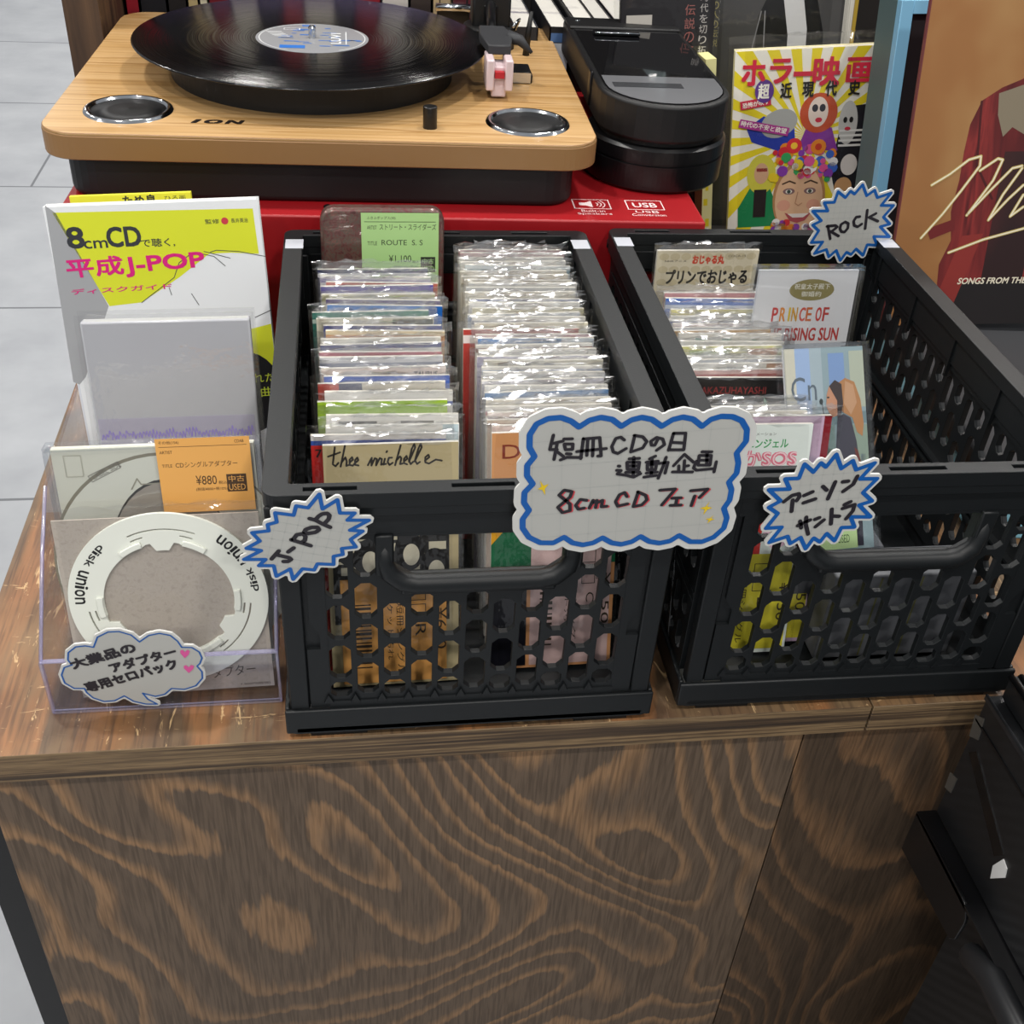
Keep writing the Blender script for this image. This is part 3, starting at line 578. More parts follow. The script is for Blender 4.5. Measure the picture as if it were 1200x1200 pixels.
def thee(P, w, h):
    d = mat('2a2622', .6)
    
    for L in ('275,405 262,470 275,478 290,465', '240,440 300,425', '325,400 300,480', '305,465 325,445 331,460 328,478 340,475', '345,465 362,455 358,445 345,455 345,475 360,478 372,468', '372,468 388,458 384,447 372,457 372,475 388,478', '435,478 455,450 452,480 470,452 480,455 475,480 495,452 505,456 500,478 512,475', '520,455 512,478 525,475', '528,430 532,426', '555,452 540,452 533,468 542,480 558,472', '600,405 570,482', '575,465 595,448 602,455 595,478 608,476', '615,468 632,458 628,447 615,458 615,475 630,480', '640,470 672,415 668,402 655,420 640,465 648,480 662,470', '668,470 705,415 700,402 688,420 670,465 680,480 695,472', '720,468 742,455 738,445 722,455 722,475 740,480 775,465 805,470'):
        q = [tuple(map(float, a.split(','))) for a in L.split()]; P.stroke([((a-215)/675*w-w/2, h-(b-398)/60) for a, b in q], .12, d)
    P.text('gun elephant', -w*.42, h-3.5, w*.82, 1.05, d, 0, .0, .35)
    P.rect(-w/2+.3, 4.6, w-.9, 8.2, mat('2b2a29', .5)); P.up()
    for i in range(5):
        for j in range(7):
            if (i*3+j*5) % 4: P.rect(-w/2+.5+1.4*(i % 5) + .3*(j % 2), 7.3+.78*j, 1.1, .55, mat('d3ccb2', .5))
    P.up()
    for x, z in ((-1.6, 9.2), (1.0, 9.6), (2.6, 8.4)):
        P.ell(x, z, .95, 1.35, mat('1d1c1c', .5)); P.up().ell(x+.12, z-.25, .52, .75, mat('d8d2bc', .5)); P.rect(x-.7, z-3.6, 1.4, 2.3, mat('1d1c1c', .5))
    price_label(P, 'e0a45a', -w/2+.7, .2, w-1.5, 7.6, True, 'R')
def dreams(P, w, h):
    P.text('DREAMS', -w*.42, h-1.7, w*.8, .95, mat('8d3a2a', .5)); P.text('TAKE OFF', -w*.28, h-3.2, w*.6, .7, mat('8d3a2a', .5))
    P.rect(-w/2, 7.6, w, 4.2, mat('1f6b45', .4)); P.up()
    P.ell(1.2, 10.2, 1.6, 1.9, mat('e9b58b', .5)); P.poly([(-w/2, 11.8), (-w/2+2.2, 11.8), (-w/2, 9.2)], mat('e0a020', .5))
    price_label(P, 'dcbdb9', -1.5, .2, 5.4, 9.6, True, 'C'); P.text('中古', 2.9, 7.2, .8, .5, mat('33302c', .6), -90)
    P.rect(-w/2, .2, 2.4, 7.0, mat('16161e', .3))
W_, I_, G_ = 'f1efe9', 'ece5d6', 'd9dade'
left = [  # y of the top edge, x shift, colour words, front, bands (from top, height, colour, x0, x1)
 (5.6, 0, 'tan brown-lettered', 'b8aa84', (), thee),
 (6.55, -.8, 'red', 'c5302c', [(0, .35, 'd9d6d2'), (.35, .3, '3a57a5')], art_black_text('7ny', -3.9, 1.6, 1.2, .7)),
 (7.4, .1, 'white and pale blue', W_, [(0, 3, 'c8dbe2', 3.1, 4.1), (.45, .5, '6e7b78', -3.4, 2.6)]),
 (8.5, .1, 'off-white', 'f0eee8', [(.4, .6, '4d4c45', -3.4, -1), (.4, .5, '6a6350', .5, 2.6)]),
 (10.3, -.35, 'lime green', '9fc52f', ()),
 (11.5, 0, 'white blue-lined', W_, [(.7, .25, '6674b8')]),
 (12.4, -.15, 'red, navy and cream', 'ddd6c6', [(0, 3, 'c84a3c', -4.15, -2.8), (0, 1.1, '2d335f', -2.8, -1.3)]),
 (13.5, .1, 'strong blue', '3b6fd0', [(.0, .9, '2f63cb'), (.9, .4, 'dfe4f0')]),
 (14.5, .1, 'pale pink black-lettered', 'e4d5cd', (), art_black_text('TAURUS', 2.0, .75, 1.6, .42)),
 (15.8, -.1, 'silver grey', G_, [(.4, .3, '8d93a8')]),
 (16.6, -.3, 'rose and white', 'ece3e0', [(0, .5, 'c75d72')]),
 (17.6, .1, 'navy-edged white', W_, [(0, .35, '2d3f86'), (.9, .3, 'c8cbd8')]),
 (18.5, .1, 'white brush-marked', 'eceae2', [(.25, .45, '4b4a48', -.9, .5), (.35, .45, '3f3e3c', 1.6, 2.8)]),
 (19.5, .1, 'orange', 'd98e2e', [(0, .3, 'f0dcae')]),
 (20.4, .1, 'deep navy', '2c3a8c', ()),
 (21.3, -.3, 'cream photo', 'e2ddc9', [(.1, .5, '5c5f52', 1.2, 4.1)]),
 (22.2, -.5, 'teal green', '3d8f7f', [(.5, .3, 'cfe3d8')]),
 (23.3, .2, 'bright azure', '2e83d6', [(0, 2, '1462b8', 2.8, 4.15)]),
 (24.2, .1, 'plum-edged white', 'e8e4ea', [(0, .35, '5f4c86')]),
 (25.2, .1, 'khaki and cream', 'e5e0c4', [(.1, .4, 'b9b780')]),
 (26.3, .15, 'violet', '5a4ea6', [(.5, .3, 'dcd8ee')]),
 (27.1, .2, 'coral red', 'd3604a', ()),
 (28.2, -.3, 'white lilac-tinted', 'eceaf2', [(.2, .3, 'a99fd0')]),
 (29.3, -.1, 'dark indigo', '333a66', [(.3, .3, 'e8e8ee')])]
row(left, lambda y: 7.35 - .015*y, 'CD singles in the left row of the left crate', "left crate's left row")
rc = [('peach brown-lettered', 'dd9f6a', ()), ('pale rose', 'e9cfc6', ()), ('buff', 'e0cdbd', [(.2, .3, 'b8a294')]), ('shell pink', 'efe0da', [(.3, .3, 'a58f93')]),
 ('white pink-lined', W_, [(.3, .3, 'd8a7b2')]), ('ivory', I_, ()), ('steel blue', '7d9fc0', [(0, .5, '5d8bbd')]), ('plain white', 'f4f4f2', ()), ('lilac grey', 'd4d3e0', ()),
 ('pearl grey', 'dedede', ()), ('white blue-lined', W_, [(.2, .3, '8fa9d6')]), ('ivory black-patterned', 'ddd9c6', [(.15, .45, '2e2e2c', -3.2, -2.5), (.15, .45, '2e2e2c', -1.6, -.9), (.15, .45, '2e2e2c', 0, .7)]),
 ('lavender', 'c9c4e2', [(.4, .4, '8f8ac8')]), ('bright white', 'f7f7f5', ()), ('white brown-lined', W_, [(.2, .3, '8a5a4a')]), ('sky blue', '4b93d2', [(0, .8, '3f8dd4', -4.15, 0), (.0, .8, 'dfe9f2', 1.8, 4.15)]),
 ('pale pink', 'ecd3d6', [(.0, .5, 'd47c88', 2, 4.15)]), ('brick red', 'c0443c', [(.4, .6, 'f0e4e0', -4.15, 0)]), ('cream', 'efe9d2', ()), ('white grey-lined', W_, [(.3, .3, 'a0a4b0')]),
 ('pale blue', 'd5dfec', [(.2, .3, '93a6cc')]), ('straw', 'e6dfb8', ()), ('snow white', 'fafaf8', ()), ('blue-edged white', W_, [(0, .3, '7f8fc4')]), ('bone', 'e8e2d2', ()),
 ('light grey', 'd0d2d4', ()), ('white grey-printed', W_, [(.35, .35, '8e8c88', -3.9, -.5)]), ('fawn', 'd9ccb4', ()), ('beige', 'dfd5c2', [(.5, .3, 'a8977a')]), ('oatmeal', 'ddd5c6', ()),
 ('ice blue', 'd6e2e8', [(.3, .3, '8fb0bc')]), ('small-lettered white', W_, [(.4, .22, '7c8488', -3.6, 1)]), ('off-white', 'ecebe6', [(.3, .25, '9b7f6c', -3.8, 0)]), ('dusty pink', 'd9aeb4', ()), ('rose red', 'b9616e', ())]
right = []
for i, (c, f, b) in enumerate(rc):
    y = 6.3 + (33.0-6.3)*i/(len(rc)-1)
    right.append((y, [0, .1, -.12, .05, -.05][i % 5] - (.5 if c in ('brick red',) else 0), c, f, b, dreams if i == 0 else None))
row(right, lambda y: 17.75 - .003*y, 'CD singles in the right row of the left crate', "left crate's right row")
# tin-cased single standing behind the left row
t = thing('cd_tin', 'brown metal tin with a pale green price label behind the left CD row', 'CD tin', (7.55, 32.3, 1.55), pose(0, 5, 0))
TIN = m_noisecol('tarnished_brown_metal', [(.25, '3b2222'), (.45, '6b3f3e'), (.55, '5b5148'), (.7, '7c4d48'), (.85, '3f2c2a')], 7, .3, .35, (30, 30, 30), 1.2, .5)
P = Pt(); P.prism(rrect(-4.8, 4.8, 0, 20.6, 1.1), -.7, .7, TIN, 'y', .3, 3); P.obj('case', t)
P = Pt(); P.y = -.72; g = mat('a9d089', .5); d = mat('2d3328', .6)
P.up().rect(-1.65, 13.6, 6.0, 6.7, g); P.up()
P.text('ふきふポップス(30)', -1.2, 19.75, 2.2, .28, d); P.text('ストリート・スライダーズ', -.25, 18.95, 4.4, .5, d); P.text('ARTIST', -1.2, 19.0, .75, .3, d)
P.text('TITLE', -1.2, 17.75, .75, .3, d); P.text('ROUTE  S. S', -.1, 17.75, 3.2, .42, d); P.text('¥1,100', .45, 16.3, 1.75, .65, d); P.text('税込', 2.3, 16.3, .5, .22, d)
P.text('(税抜¥1,000+税10%)', .8, 15.85, 2.0, .25, d); P.rect(2.95, 15.55, 1.15, 1.25, d); P.up().text('中古', 3.08, 16.25, .9, .42, g); P.text('USED', 3.05, 15.65, .95, .4, g)
for x, q in ((-1.1, '外装'), (1.5, '盤質')):
    P.stroke([(x, 14.2), (x+1.3, 14.2), (x+1.3, 15.0), (x, 15.0), (x, 14.2)], .05, d); P.text(q, x+.3, 14.45, .7, .35, d); P.text('B', x+1.5, 14.25, .4, .7, d)
P.stroke([(-1.4, 19.6), (4.1, 19.6)], .04, d); P.obj('price_label', t)

# right crate
def ojaru(P, w, h):
    P.rect(-w/2, 0, w, h, mat('cfc6ad', .4)); P.up()
    for i in range(9):
        for j in range(3): P.ell(-3.7+.92*i, h-.5-1.1*j, .42, .3, mat('c0b596', .4))
    P.up(); P.text('おじゃる丸', -1.3, h-1.15, 2.7, .8, mat('c8452f', .4), 0, .04); P.text('プリンでおじゃる', -3.4, h-2.9, 7.0, 1.3, mat('2b2a28', .4), 0, .03)
    P.text('NHKアニメ', -3.6, h-.95, 1.8, .18, mat('4b463a', .4)); P.text('COCA-15', 1.7, h-.55, 1.5, .18, mat('4b463a', .4))
def sos(P, w, h):
    P.rect(-w/2, 0, w, h, mat('e6efe9', .4)); P.up()
    P.text('テレビ東京系アニメーション', -2.2, h-.75, 3.6, .22, mat('444444', .4)); P.text('ナースエンジェル', -2.3, h-1.6, 4.6, .62, mat('3aa35a', .4), 0, .02)
    P.text('りりかSOS', -3.3, h-2.9, 6.3, 1.15, mat('e2788c', .4), 0, .06); P.up().text('りりかSOS', -3.3, h-2.9, 6.3, 1.15, mat('f6d5da', .4), 0, -.01)
    P.ell(-2.6, h-4.6, 1.2, 1.4, mat('ecd486', .4)); P.ell(.3, h-4.9, 1.0, 1.4, mat('ecd486', .4)); P.poly([(-1.5, h-3.3), (-.3, h-3.3), (-.9, h-5)], mat('c6bce6', .4))
    P.rect(-2.2, h-9.4, 3.4, 3.6, mat('cf3a33', .4)); P.ell(-3.0, h-7.2, 1.1, 2, mat('d4c9ee', .4)); P.ell(2.3, h-7.6, 1.0, 1.2, mat('eac6d8', .4))
    price_label(P, 'e3d83c', -w/2+.1, .3, w-.3, 7.3, True, 'B')
c2 = [
 (6.76, .2, 'mint and pink-lettered', 'e6efe9', (), sos),
 (7.5, 1.7, 'lilac', 'd6b9d2', [(0, 9.5, '8d2630', 3.35, 3.85)], lambda P, w, h: price_label(P, 'e3d83c', -w/2+.1, .3, w-.2, 7.3, True, 'B')), (8.05, .1, 'cream dark-lettered', 'ece6d4', [(.3, .4, '6b6257', -1.2, 3)]), (8.8, -.1, 'white and grey', 'ebe9ec', [(.35, .3, '6f6a8c'), (.7, 3, '3d3b3c', -1.4, -.7)]),
 (12.55, -.1, 'black red-lettered', '191718', (), lambda P, w, h: (P.text('AKAZUHAYASHI', -2.6, h-1.15, 4.6, .5, mat('9a2f30', .5)), P.poly([(1.9, h-2.3), (2.6, h-2.3), (1.95, h-1.4)], mat('8fc0a8', .5)))),
 (13.4, .4, 'scarlet', 'c6403a', [(.0, .3, 'e6b5ae')]), (14.3, .0, 'white and orange', 'e9e8e2', [(0, .7, 'c0906a', 2.3, 4.15)], art_black_text('OVA機動戦士ガンダム', -2.2, .75, 4.0, .5)),
 (14.9, -.1, 'royal blue', '3d58b0', [(.0, .3, 'dfe6f2')]), (15.45, .1, 'black-framed white', 'e9e9e6', [(.15, .12, '2a2a2a'), (0, 3, '2a2a2a', 3.9, 4.05)]),
 (16.75, .2, 'yellow-green illustrated', 'd8d78e', [(.2, .5, 'c07a48', 1.3, 3.5), (.3, .3, '98b25e', -3, 0)]), (17.5, .2, 'white dotted', 'efeee6', [(.4, .2, '9a958a', -1.5, 1.5)]),
 (18.4, .2, 'white green-lettered', 'f2efe6', [(.3, .5, '3f9a83', -2.6, -1.8), (.3, .5, '3f9a83', -.6, .1), (.4, .4, '3f9a83', 1.6, 2.0)]), (19.0, -.2, 'amber', 'd9a53f', [(.4, .3, 'efe6c8')]),
 (19.65, -.1, 'pale blue and navy', 'd0daf0', [(.2, .5, '4b57a2', -.5, 1.6)]), (20.15, .1, 'rose pink', 'dc97a9', [(.0, .3, 'f3dfe4')]), (20.8, -.1, 'blue and white', 'e8ecf4', [(.1, .6, '4a62ba', -4.15, 1.2)]),
 (21.4, .2, 'white pink-lettered', 'f2f1ec', [(.4, .2, 'd88aa0', -2.5, 2.5), (.1, .9, 'e0d23a', 2.7, 4.1)]), (22.3, .1, 'lemon yellow', 'e6dc6a', [(.3, .6, 'f3f1e6', -2, 4.15)]),
 (24.1, -.1, 'cobalt blue', '4a78cc', [(.5, .3, 'dde6f4')]), (25.0, -.1, 'salmon pink', 'dd8c92', ())]
row(c2, lambda y: 30.5 + max(0, y-9)*.11, 'CD singles in the row of the right crate', "right crate's row", 7.7)
P = cd_card('cfc6ad', (), ojaru, 8.6, 16.8); place_cd(P, 34.2, 32.6, 2.0, 3, -.5, 0, 'beige CD single with red and black title, tall at the back of the right crate', 'CD singles in the row of the right crate', 2)

RISER = thing('riser_box', 'dark grey riser box behind the lattice of the right crate', 'box', (40.2, 3.4, 1.52))
P = Pt(); P.box(-4.0, 6.0, 0, 3.0, 0, 7.5, mat('5a5c60', .5), .15, 2); P.box(-5.4, .6, 3.0, 25, 0, 7.5, mat('5a5c60', .5), .15, 2); P.obj('body', RISER)
P = Pt(); P.y = -.005; P.up()
for i in range(4): P.rect(-3.7+2.9*i, .2, .12, 7.1, mat('5c5b2e', .6))
P.obj('front_ribs', RISER)
def slim(label, x, y, z, lean, yaw, roll, draw, w=8.1, h=13.2):
    t = thing('cd_case', label, 'CD', (x, y, z), pose(yaw, lean, roll))
    P = Pt(); P.box(-w/2+.2, w/2-.2, -.12, .12, .2, h-.3, 'e8e6e6'); P.y = -.12; draw(P, w-.4, h); P.obj('card', t)
    P = Pt()
    for x0, x1, z0, z1 in ((-w/2-.15, w/2+.15, -.05, .15), (-w/2-.15, w/2+.15, h-.25, h), (-w/2-.15, -w/2+.12, .15, h-.25), (w/2-.12, w/2+.15, .15, h-.25)): P.box(x0, x1, -.42, .42, z0, z1, HARD)
    P.box(-w/2, w/2, -.45, -.4, 0, h, HARD); P.box(-w/2, w/2, .4, .45, 0, h, HARD); P.obj('clear_case', t); return t
def prince(P, w, h):
    P.up().rect(-w/2, .2, w, h-.5, mat('dcdad9', .35)); P.up(); P.ell(.4, h-1.75, 1.7, .8, mat('8f8456', .3)); P.up()
    P.text('祝皇太子殿下', -.95, h-1.7, 2.7, .42, mat('eeeade', .4)); P.text('御婚約', -.35, h-2.25, 1.5, .4, mat('eeeade', .4))
    for i, (ch, x, c) in enumerate(zip('PRINCEOF', (-2.0, -1.4, -.75, -.5, .1, .6, 1.35, 1.9), ('c8433c', 'd98a3a', 'd9b93a', 'cf9a3a', 'd05a4a', 'c86a3a', 'c8433c', 'b8433c'))):
        P.text(ch, x-.35, h-4.1, .15 if ch == 'I' else .45, 1.05, mat(c, .4), 0, .02)
    P.text('THE RISING SUN', -2.9, h-5.6, 5.9, 1.0, mat('b9403a', .4), 0, .02)
slim('clear cased grey CD titled in red and yellow capitals with a gold oval', 37.7, 19.6, 9.1, 9, 0, 0, prince, 7.9, 13.8)
def woman(P, w, h):
    b = mat('93a7ab', .35); P.up().rect(-w/2, .2, w, h-.5, b); P.up(); m = lambda c: mat(c, .35); top = h-.3
    def q(x0, x1, z0, z1, c): P.rect(max(x0, -w/2), z0, min(x1, w/2)-max(x0, -w/2), z1-z0, m(c))
    q(-3.1, -2.2, 4, top, 'd2cdb8'); q(-2.2, -1.1, 3, top, '9fb6d8'); q(-1.1, -.2, 9.5, top, 'a9b8bd'); q(.3, 1.5, 9.6, top-.4, '7f9cc8'); q(1.9, 3, 9.8, top-.3, 'b7bda8'); q(-.9, 3.0, 8.7, 9.5, '738a8e'); q(-1.0, .5, 6, 8.7, '7f9690'); q(1.7, 3, 2.5, 8.6, '8fa08f'); q(2.4, 2.75, 4.2, 6.6, '3f6ab0'); q(-.9, .6, 0.3, 4.2, 'aebccb'); q(1.8, 3, 3.4, 4.3, '3c4a4a')
    P.up(); P.poly([(-1.0, 5.8), (-.3, 7.2), (.4, 7.0), (0, 5.6)], m('5f6f58')); P.poly([(-1.0, 2.2), (-.2, 3.6), (.8, 4.2), (1.0, 2.6), (-.4, 1.4)], m('4a2e2a'))
    P.up(); P.text('Cn', -2.6, 10.4, 1.9, 1.6, m('5d6872')); P.rect(.6, .4, 1.6, 2.2, m('33313c')); P.T = Matrix.Translation((0, 0, 1.9))
    P.poly([(.6, 8.4), (.8, 9.5), (1.5, 9.9), (2.2, 9.6), (2.6, 8.4), (2.75, 6.8), (2.6, 5.9), (2.2, 6.2), (1.9, 7.2), (1.2, 7.6)], m('b8814e')); P.up(); P.poly([(1.5, 9.7), (2.1, 9.4), (2.3, 8.2), (1.8, 7.4), (1.3, 8.2)], m('c99a72'))
    P.poly([(.05, 8.9), (.25, 9.4), (.75, 9.5), (.95, 8.4), (.75, 7.4), (.35, 7.3), (.1, 7.7), (-.05, 8.1)], m('c98f6c')); P.up(); P.poly([(.25, 9.4), (.7, 9.8), (1.2, 9.5), (1.25, 8.2), (1.0, 7.3), (.75, 7.2), (.8, 8.4)], m('3a2a26')); P.ell(.13, 8.65, .1, .06, m('2a2020'))
    P.up(); P.poly([(.75, 7.2), (1.2, 7.5), (1.75, 7.2), (2.1, 5.6), (2.3, 3.4), (1.9, .4), (.7, .4), (.5, 3.0), (.45, 4.8)], m('3d3a46')); P.up(); P.poly([(.6, 4.0), (.8, 3.0), (.75, 1.8), (.5, 2.6)], m('a34a38')); P.poly([(1.9, 5.2), (2.15, 5.0), (2.95, 1.6), (2.6, .9), (2.2, 2.4)], m('6e2c22')); P.poly([(1.7, 2.9), (2.0, 3.2), (2.5, .5), (1.9, .4)], m('a04a30')); P.stroke([(-.35, 8.3), (-.1, 5.0), (.05, 2.4)], .07, m('4a5656')); P.ell(-.42, 8.4, .14, .2, m('2c3434'))
    P.T = Matrix.Identity(4); price_label(P, 'bfd99a', -w/2+.1, .3, 4.6, 2.2, False); P.text('中古', .2, 1.5, .9, .7, mat('3f5a32', .5)); P.text('USED', .2, .7, .9, .55, mat('3f5a32', .5))
WX = slim('clear cased CD with a curly-haired person in a dark jacket on its cover', 36.9, 5.75, 9.1, 35, 10, 3, woman, 6.4, 14.2)

# ---------------------------------------------------------------- acrylic stand and what it holds
t = thing('acrylic_stand', 'clear acrylic stand with a low front lip at the left end of the counter', 'display stand', (0, 0, 0))
P = Pt(); P.box(-14.9, -.32, 3.45, 23.5, .02, .27, ACRYL, .03, 1); P.obj('base', t)
P = Pt(); P.box(-14.9, -.32, 3.42, 3.7, .27, 4.6, ACRYL, .03, 1); P.box(-14.88, -.34, 3.41, 3.71, 4.52, 4.62, ACRED); P.box(-14.92, -.3, 3.38, 3.6, .0, .3, ACRED, .05, 1); P.obj('front_lip', t)
for x in (-14.95, -.52):
    P = Pt(); pr = [(3.6, .27), (23.4, .27), (24, 12.5), (12.0, 12.0), (8.6, 9.4), (3.6, 4.6)]
    P.prism(pr, x, x+.22, ACRYL, 'x'); P.box(x-.02, x+.24, 3.38, 3.62, .1, 4.6, ACRED, .05, 1)
    P.tube([(x+.11, 3.6, 4.6), (x+.11, 8.6, 9.4), (x+.11, 12, 12)], .13, ACRED, 6); P.obj('side_wall', t)
# card packed with an adapter ring
t = thing('adapter_pack', 'grey card in film with a white printed ring, foremost in the acrylic stand', 'adapter', (-7.2, 4.5, .4), pose(0, 11, -1))
BEIGE = m_noisecol('speckled_grey_board', [(.35, 'a39a90'), (.5, 'b0a79d'), (.65, 'aaa196')], 260, .7)
P = Pt(); P.box(-5.95, 6.35, 0, .12, 0, 12.9, BEIGE); P.y = 0; d = mat('2a2522', .6)
P.up().text('アダプター', 1.75, .85, 3.5, .85, d, 3); P.text('1,500円(税抜)', 4.2, .15, 1.9, .22, d); P.obj('card', t)
RINGM = mat('e3e6dc', .4)
def ring_mesh(cx, cz, ro, ri, thick, texts=True):
    n = 90; o = [(cx+ro*math.cos(2*math.pi*i/n), cz+ro*math.sin(2*math.pi*i/n)) for i in range(n)]
    h = []
    for i in range(n):
        a = 360*i/n; rr = ri
        for c in (90, 210, 330):
            q = (a-c+180) % 360-180
            if abs(q) < 16: rr = ri+.12 - .55*(abs(q) < 10)
        h.append((cx+rr*math.cos(R(a)), cz+rr*math.sin(R(a))))
    sl = []
    for c in (90, 210, 330):
        for r0, sp in ((ri+.62, 24), (ri+1.0, 24)):
            A = [c-sp+2*sp*i/14 for i in range(15)]
            if r0 < ri+.8: A = [a for a in A if abs(a-c) > 11]; parts = [[a for a in A if a < c], [a for a in A if a > c]]
            else: parts = [A]
            for q in parts:
                sl.append([(cx+(r0+.07)*math.cos(R(a)), cz+(r0+.07)*math.sin(R(a))) for a in q] + [(cx+(r0-.07)*math.cos(R(a)), cz+(r0-.07)*math.sin(R(a))) for a in reversed(q)])
    P = holed(o, [h]+sl, thick, RINGM, 'xz', -thick-.02, .02); P.y = -thick-.05; P.k = 0; P.up()
    for c in (90, 210, 330):
        for s in (-1, 1):
            A = [c+s*(17+20*i/6) for i in range(7)]; p = [(cx+(ri+.42)*math.cos(R(a)), cz+(ri+.42)*math.sin(R(a))) for a in A] + [(cx+(ri+.02)*math.cos(R(a)), cz+(ri+.02)*math.sin(R(a))) for a in reversed(A)]
            P.prism(p, -thick-.22, -thick, RINGM, 'y', .05, 1)
    return P
P = ring_mesh(.4, 7.1, 6.1, 4.0, .16)
def arc_text(P, s, cx, cz, r, a0, a1, hs, m):
    ws = [{'i': .45, 'l': .45, ' ': .5, 's': .85, 'k': .95}.get(c, 1.0) for c in s]; tot = sum(ws); q = 0
    for c, w_, h_ in zip(s, ws, hs):
        am = a0 + (a1-a0)*(q+w_/2)/tot; q += w_
        if c == ' ': continue
        wd = abs(R(a1-a0))*r*w_/tot*.84; hh = h_ * (1.35 if c in 'dk' else 1.25 if c == 'i' else 1)
        a = R(am); x, z = cx+r*math.cos(a), cz+r*math.sin(a); rot = am+90; c1, s1 = math.cos(R(rot)), math.sin(R(rot))
        P.text(c, x - wd/2*c1 + h_/2*s1, z - wd/2*s1 - h_/2*c1, wd, hh, m, rot, .02)
arc_text(P, 'disk union', .4, 7.1, 5.4, 3, 52, [.36]*5+[.62]*5, mat('17171a', .5))
arc_text(P, 'disk union', .4, 7.1, 5.4, 131, 180, [.36]*5+[.62]*5, mat('17171a', .5))
P.obj('ring', t)
P = sleeve_mesh(31, 12.6, 13.7, .5, SLEEVE); P.obj('film_sleeve', t, (.2, .1, -.05))
# jewel case behind it
t = thing('jewel_case', 'clear jewel case with a cream ring and an orange price label behind the grey card', 'CD case', (-7, 6.6, .5), pose(0, 10, -1))
P = Pt(); P.box(-5.9, 6.1, -.2, .3, .3, 16.4, 'dedccb'); P.y = -.2
P.up().ell(.5, 8.1, 7.4, 7.9, mat('8d8672', .5), 0, 60); P.up().ell(.55, 8.0, 7.3, 7.8, mat('e4e3d4', .45), 0, 60); P.up().ell(.5, 8, 3.9, 6.2, mat('3a3835', .5), 0, 40); P.up().ell(.5, 7.8, 3.9, 6.2, mat('a59c90', .6), 0, 40)
P.up().text('LABEL SIDE', -3.6, 14.35, 1.9, .32, mat('777368', .5), 26); P.stroke([(-3.75, 14.2), (-1.95, 15.1), (-2.1, 15.5), (-3.95, 14.6)], .04, mat('777368', .5), True)
P.stroke([(-1.5, 13.6), (-1.1, 14.3), (-.9, 13.9), (.6, 13.95)], .09, mat('a19c8a', .5)); P.stroke([(-5.2, 14.6), (-4.2, 14.6), (-4.2, 16), (-5.2, 16)], .05, mat('bdb9a8', .5), True); P.obj('tray', t)
P = Pt()
for a in ((-6.3, 6.5, 16.35, 16.65), (-6.3, 6.5, 0, .25), (-6.3, -6.0, .25, 16.35), (6.2, 6.5, .25, 16.35)): P.box(a[0], a[1], -.5, .5, a[2], a[3], HARD, .05, 1)
P.box(-6.28, 6.48, -.5, -.42, .05, 16.6, HARD); P.obj('clear_case', t)
P = Pt(); P.y = -.52; o_ = mat('e9ac5c', .5); d = mat('4a3522', .6); P.up().rect(.3, 12.0, 5.6, 5.0, o_); P.up()
P.text('その他(156)', .5, 16.6, 1.2, .25, d); P.text('CDAB', 5.0, 16.6, .55, .2, d); P.stroke([(.5, 16.45), (5.7, 16.45)], .03, d); P.text('ARTIST', .5, 16.0, .75, .2, d); P.text('TITLE', .55, 15.1, .6, .2, d)
P.text('CDシングルアダプター', 1.35, 15.05, 3.7, .38, d); P.text('¥880', 2.45, 13.85, 1.25, .62, d); P.text('税込', 3.8, 13.85, .5, .22, d); P.text('(税抜¥800+税10%)', 2.4, 13.4, 1.9, .26, d)
P.rect(4.3, 13.3, 1.2, 1.2, d); P.up().text('中古', 4.42, 13.98, .95, .42, o_); P.text('USED', 4.4, 13.4, 1.0, .42, o_); P.obj('price_label', t, (0, 0, 0))
# stack of empty film sleeves
t = thing('film_sleeve_stack', 'frosted stack of empty film sleeves with faint purple lettering, leaning before the yellow book', 'sleeves', (-6.6, 14.2, .5), pose(0, 11, -1))
P = Pt(); P.box(-5.3, 5.35, -.45, .45, 0, 20.6, FROST, .12, 2)
P.obj('film_stack', t)
P = Pt(); P.y = -.5; P.up().rect(-5.1, 12.1, 10.2, 1.9, m_clear('seal_strip', 'e6e4ee', .03, .2, .1, 20, .5, 'cfcbdc')); P.up()
pu = mat('8d7cc8', .5); rnd = random.Random(4)
for i in range(46):
    u = -5.0 + 10*i/46; z = 12.6 + .05*math.sin(i); P.stroke([(u, z+rnd.uniform(-.15, .1)), (u+.1, z+.35+rnd.uniform(-.1, .25)), (u+.2, z+rnd.uniform(-.1, .3))], .06, pu)
P.obj('seal_strip', t)
P = Pt(); P.box(-5.6, 5.65, -.52, -.5, 0, 21.1, SLEEVE); P.box(-5.6, 5.65, .5, .52, 0, 21.1, SLEEVE); P.obj('outer_sleeve', t, (0, 0, 0))
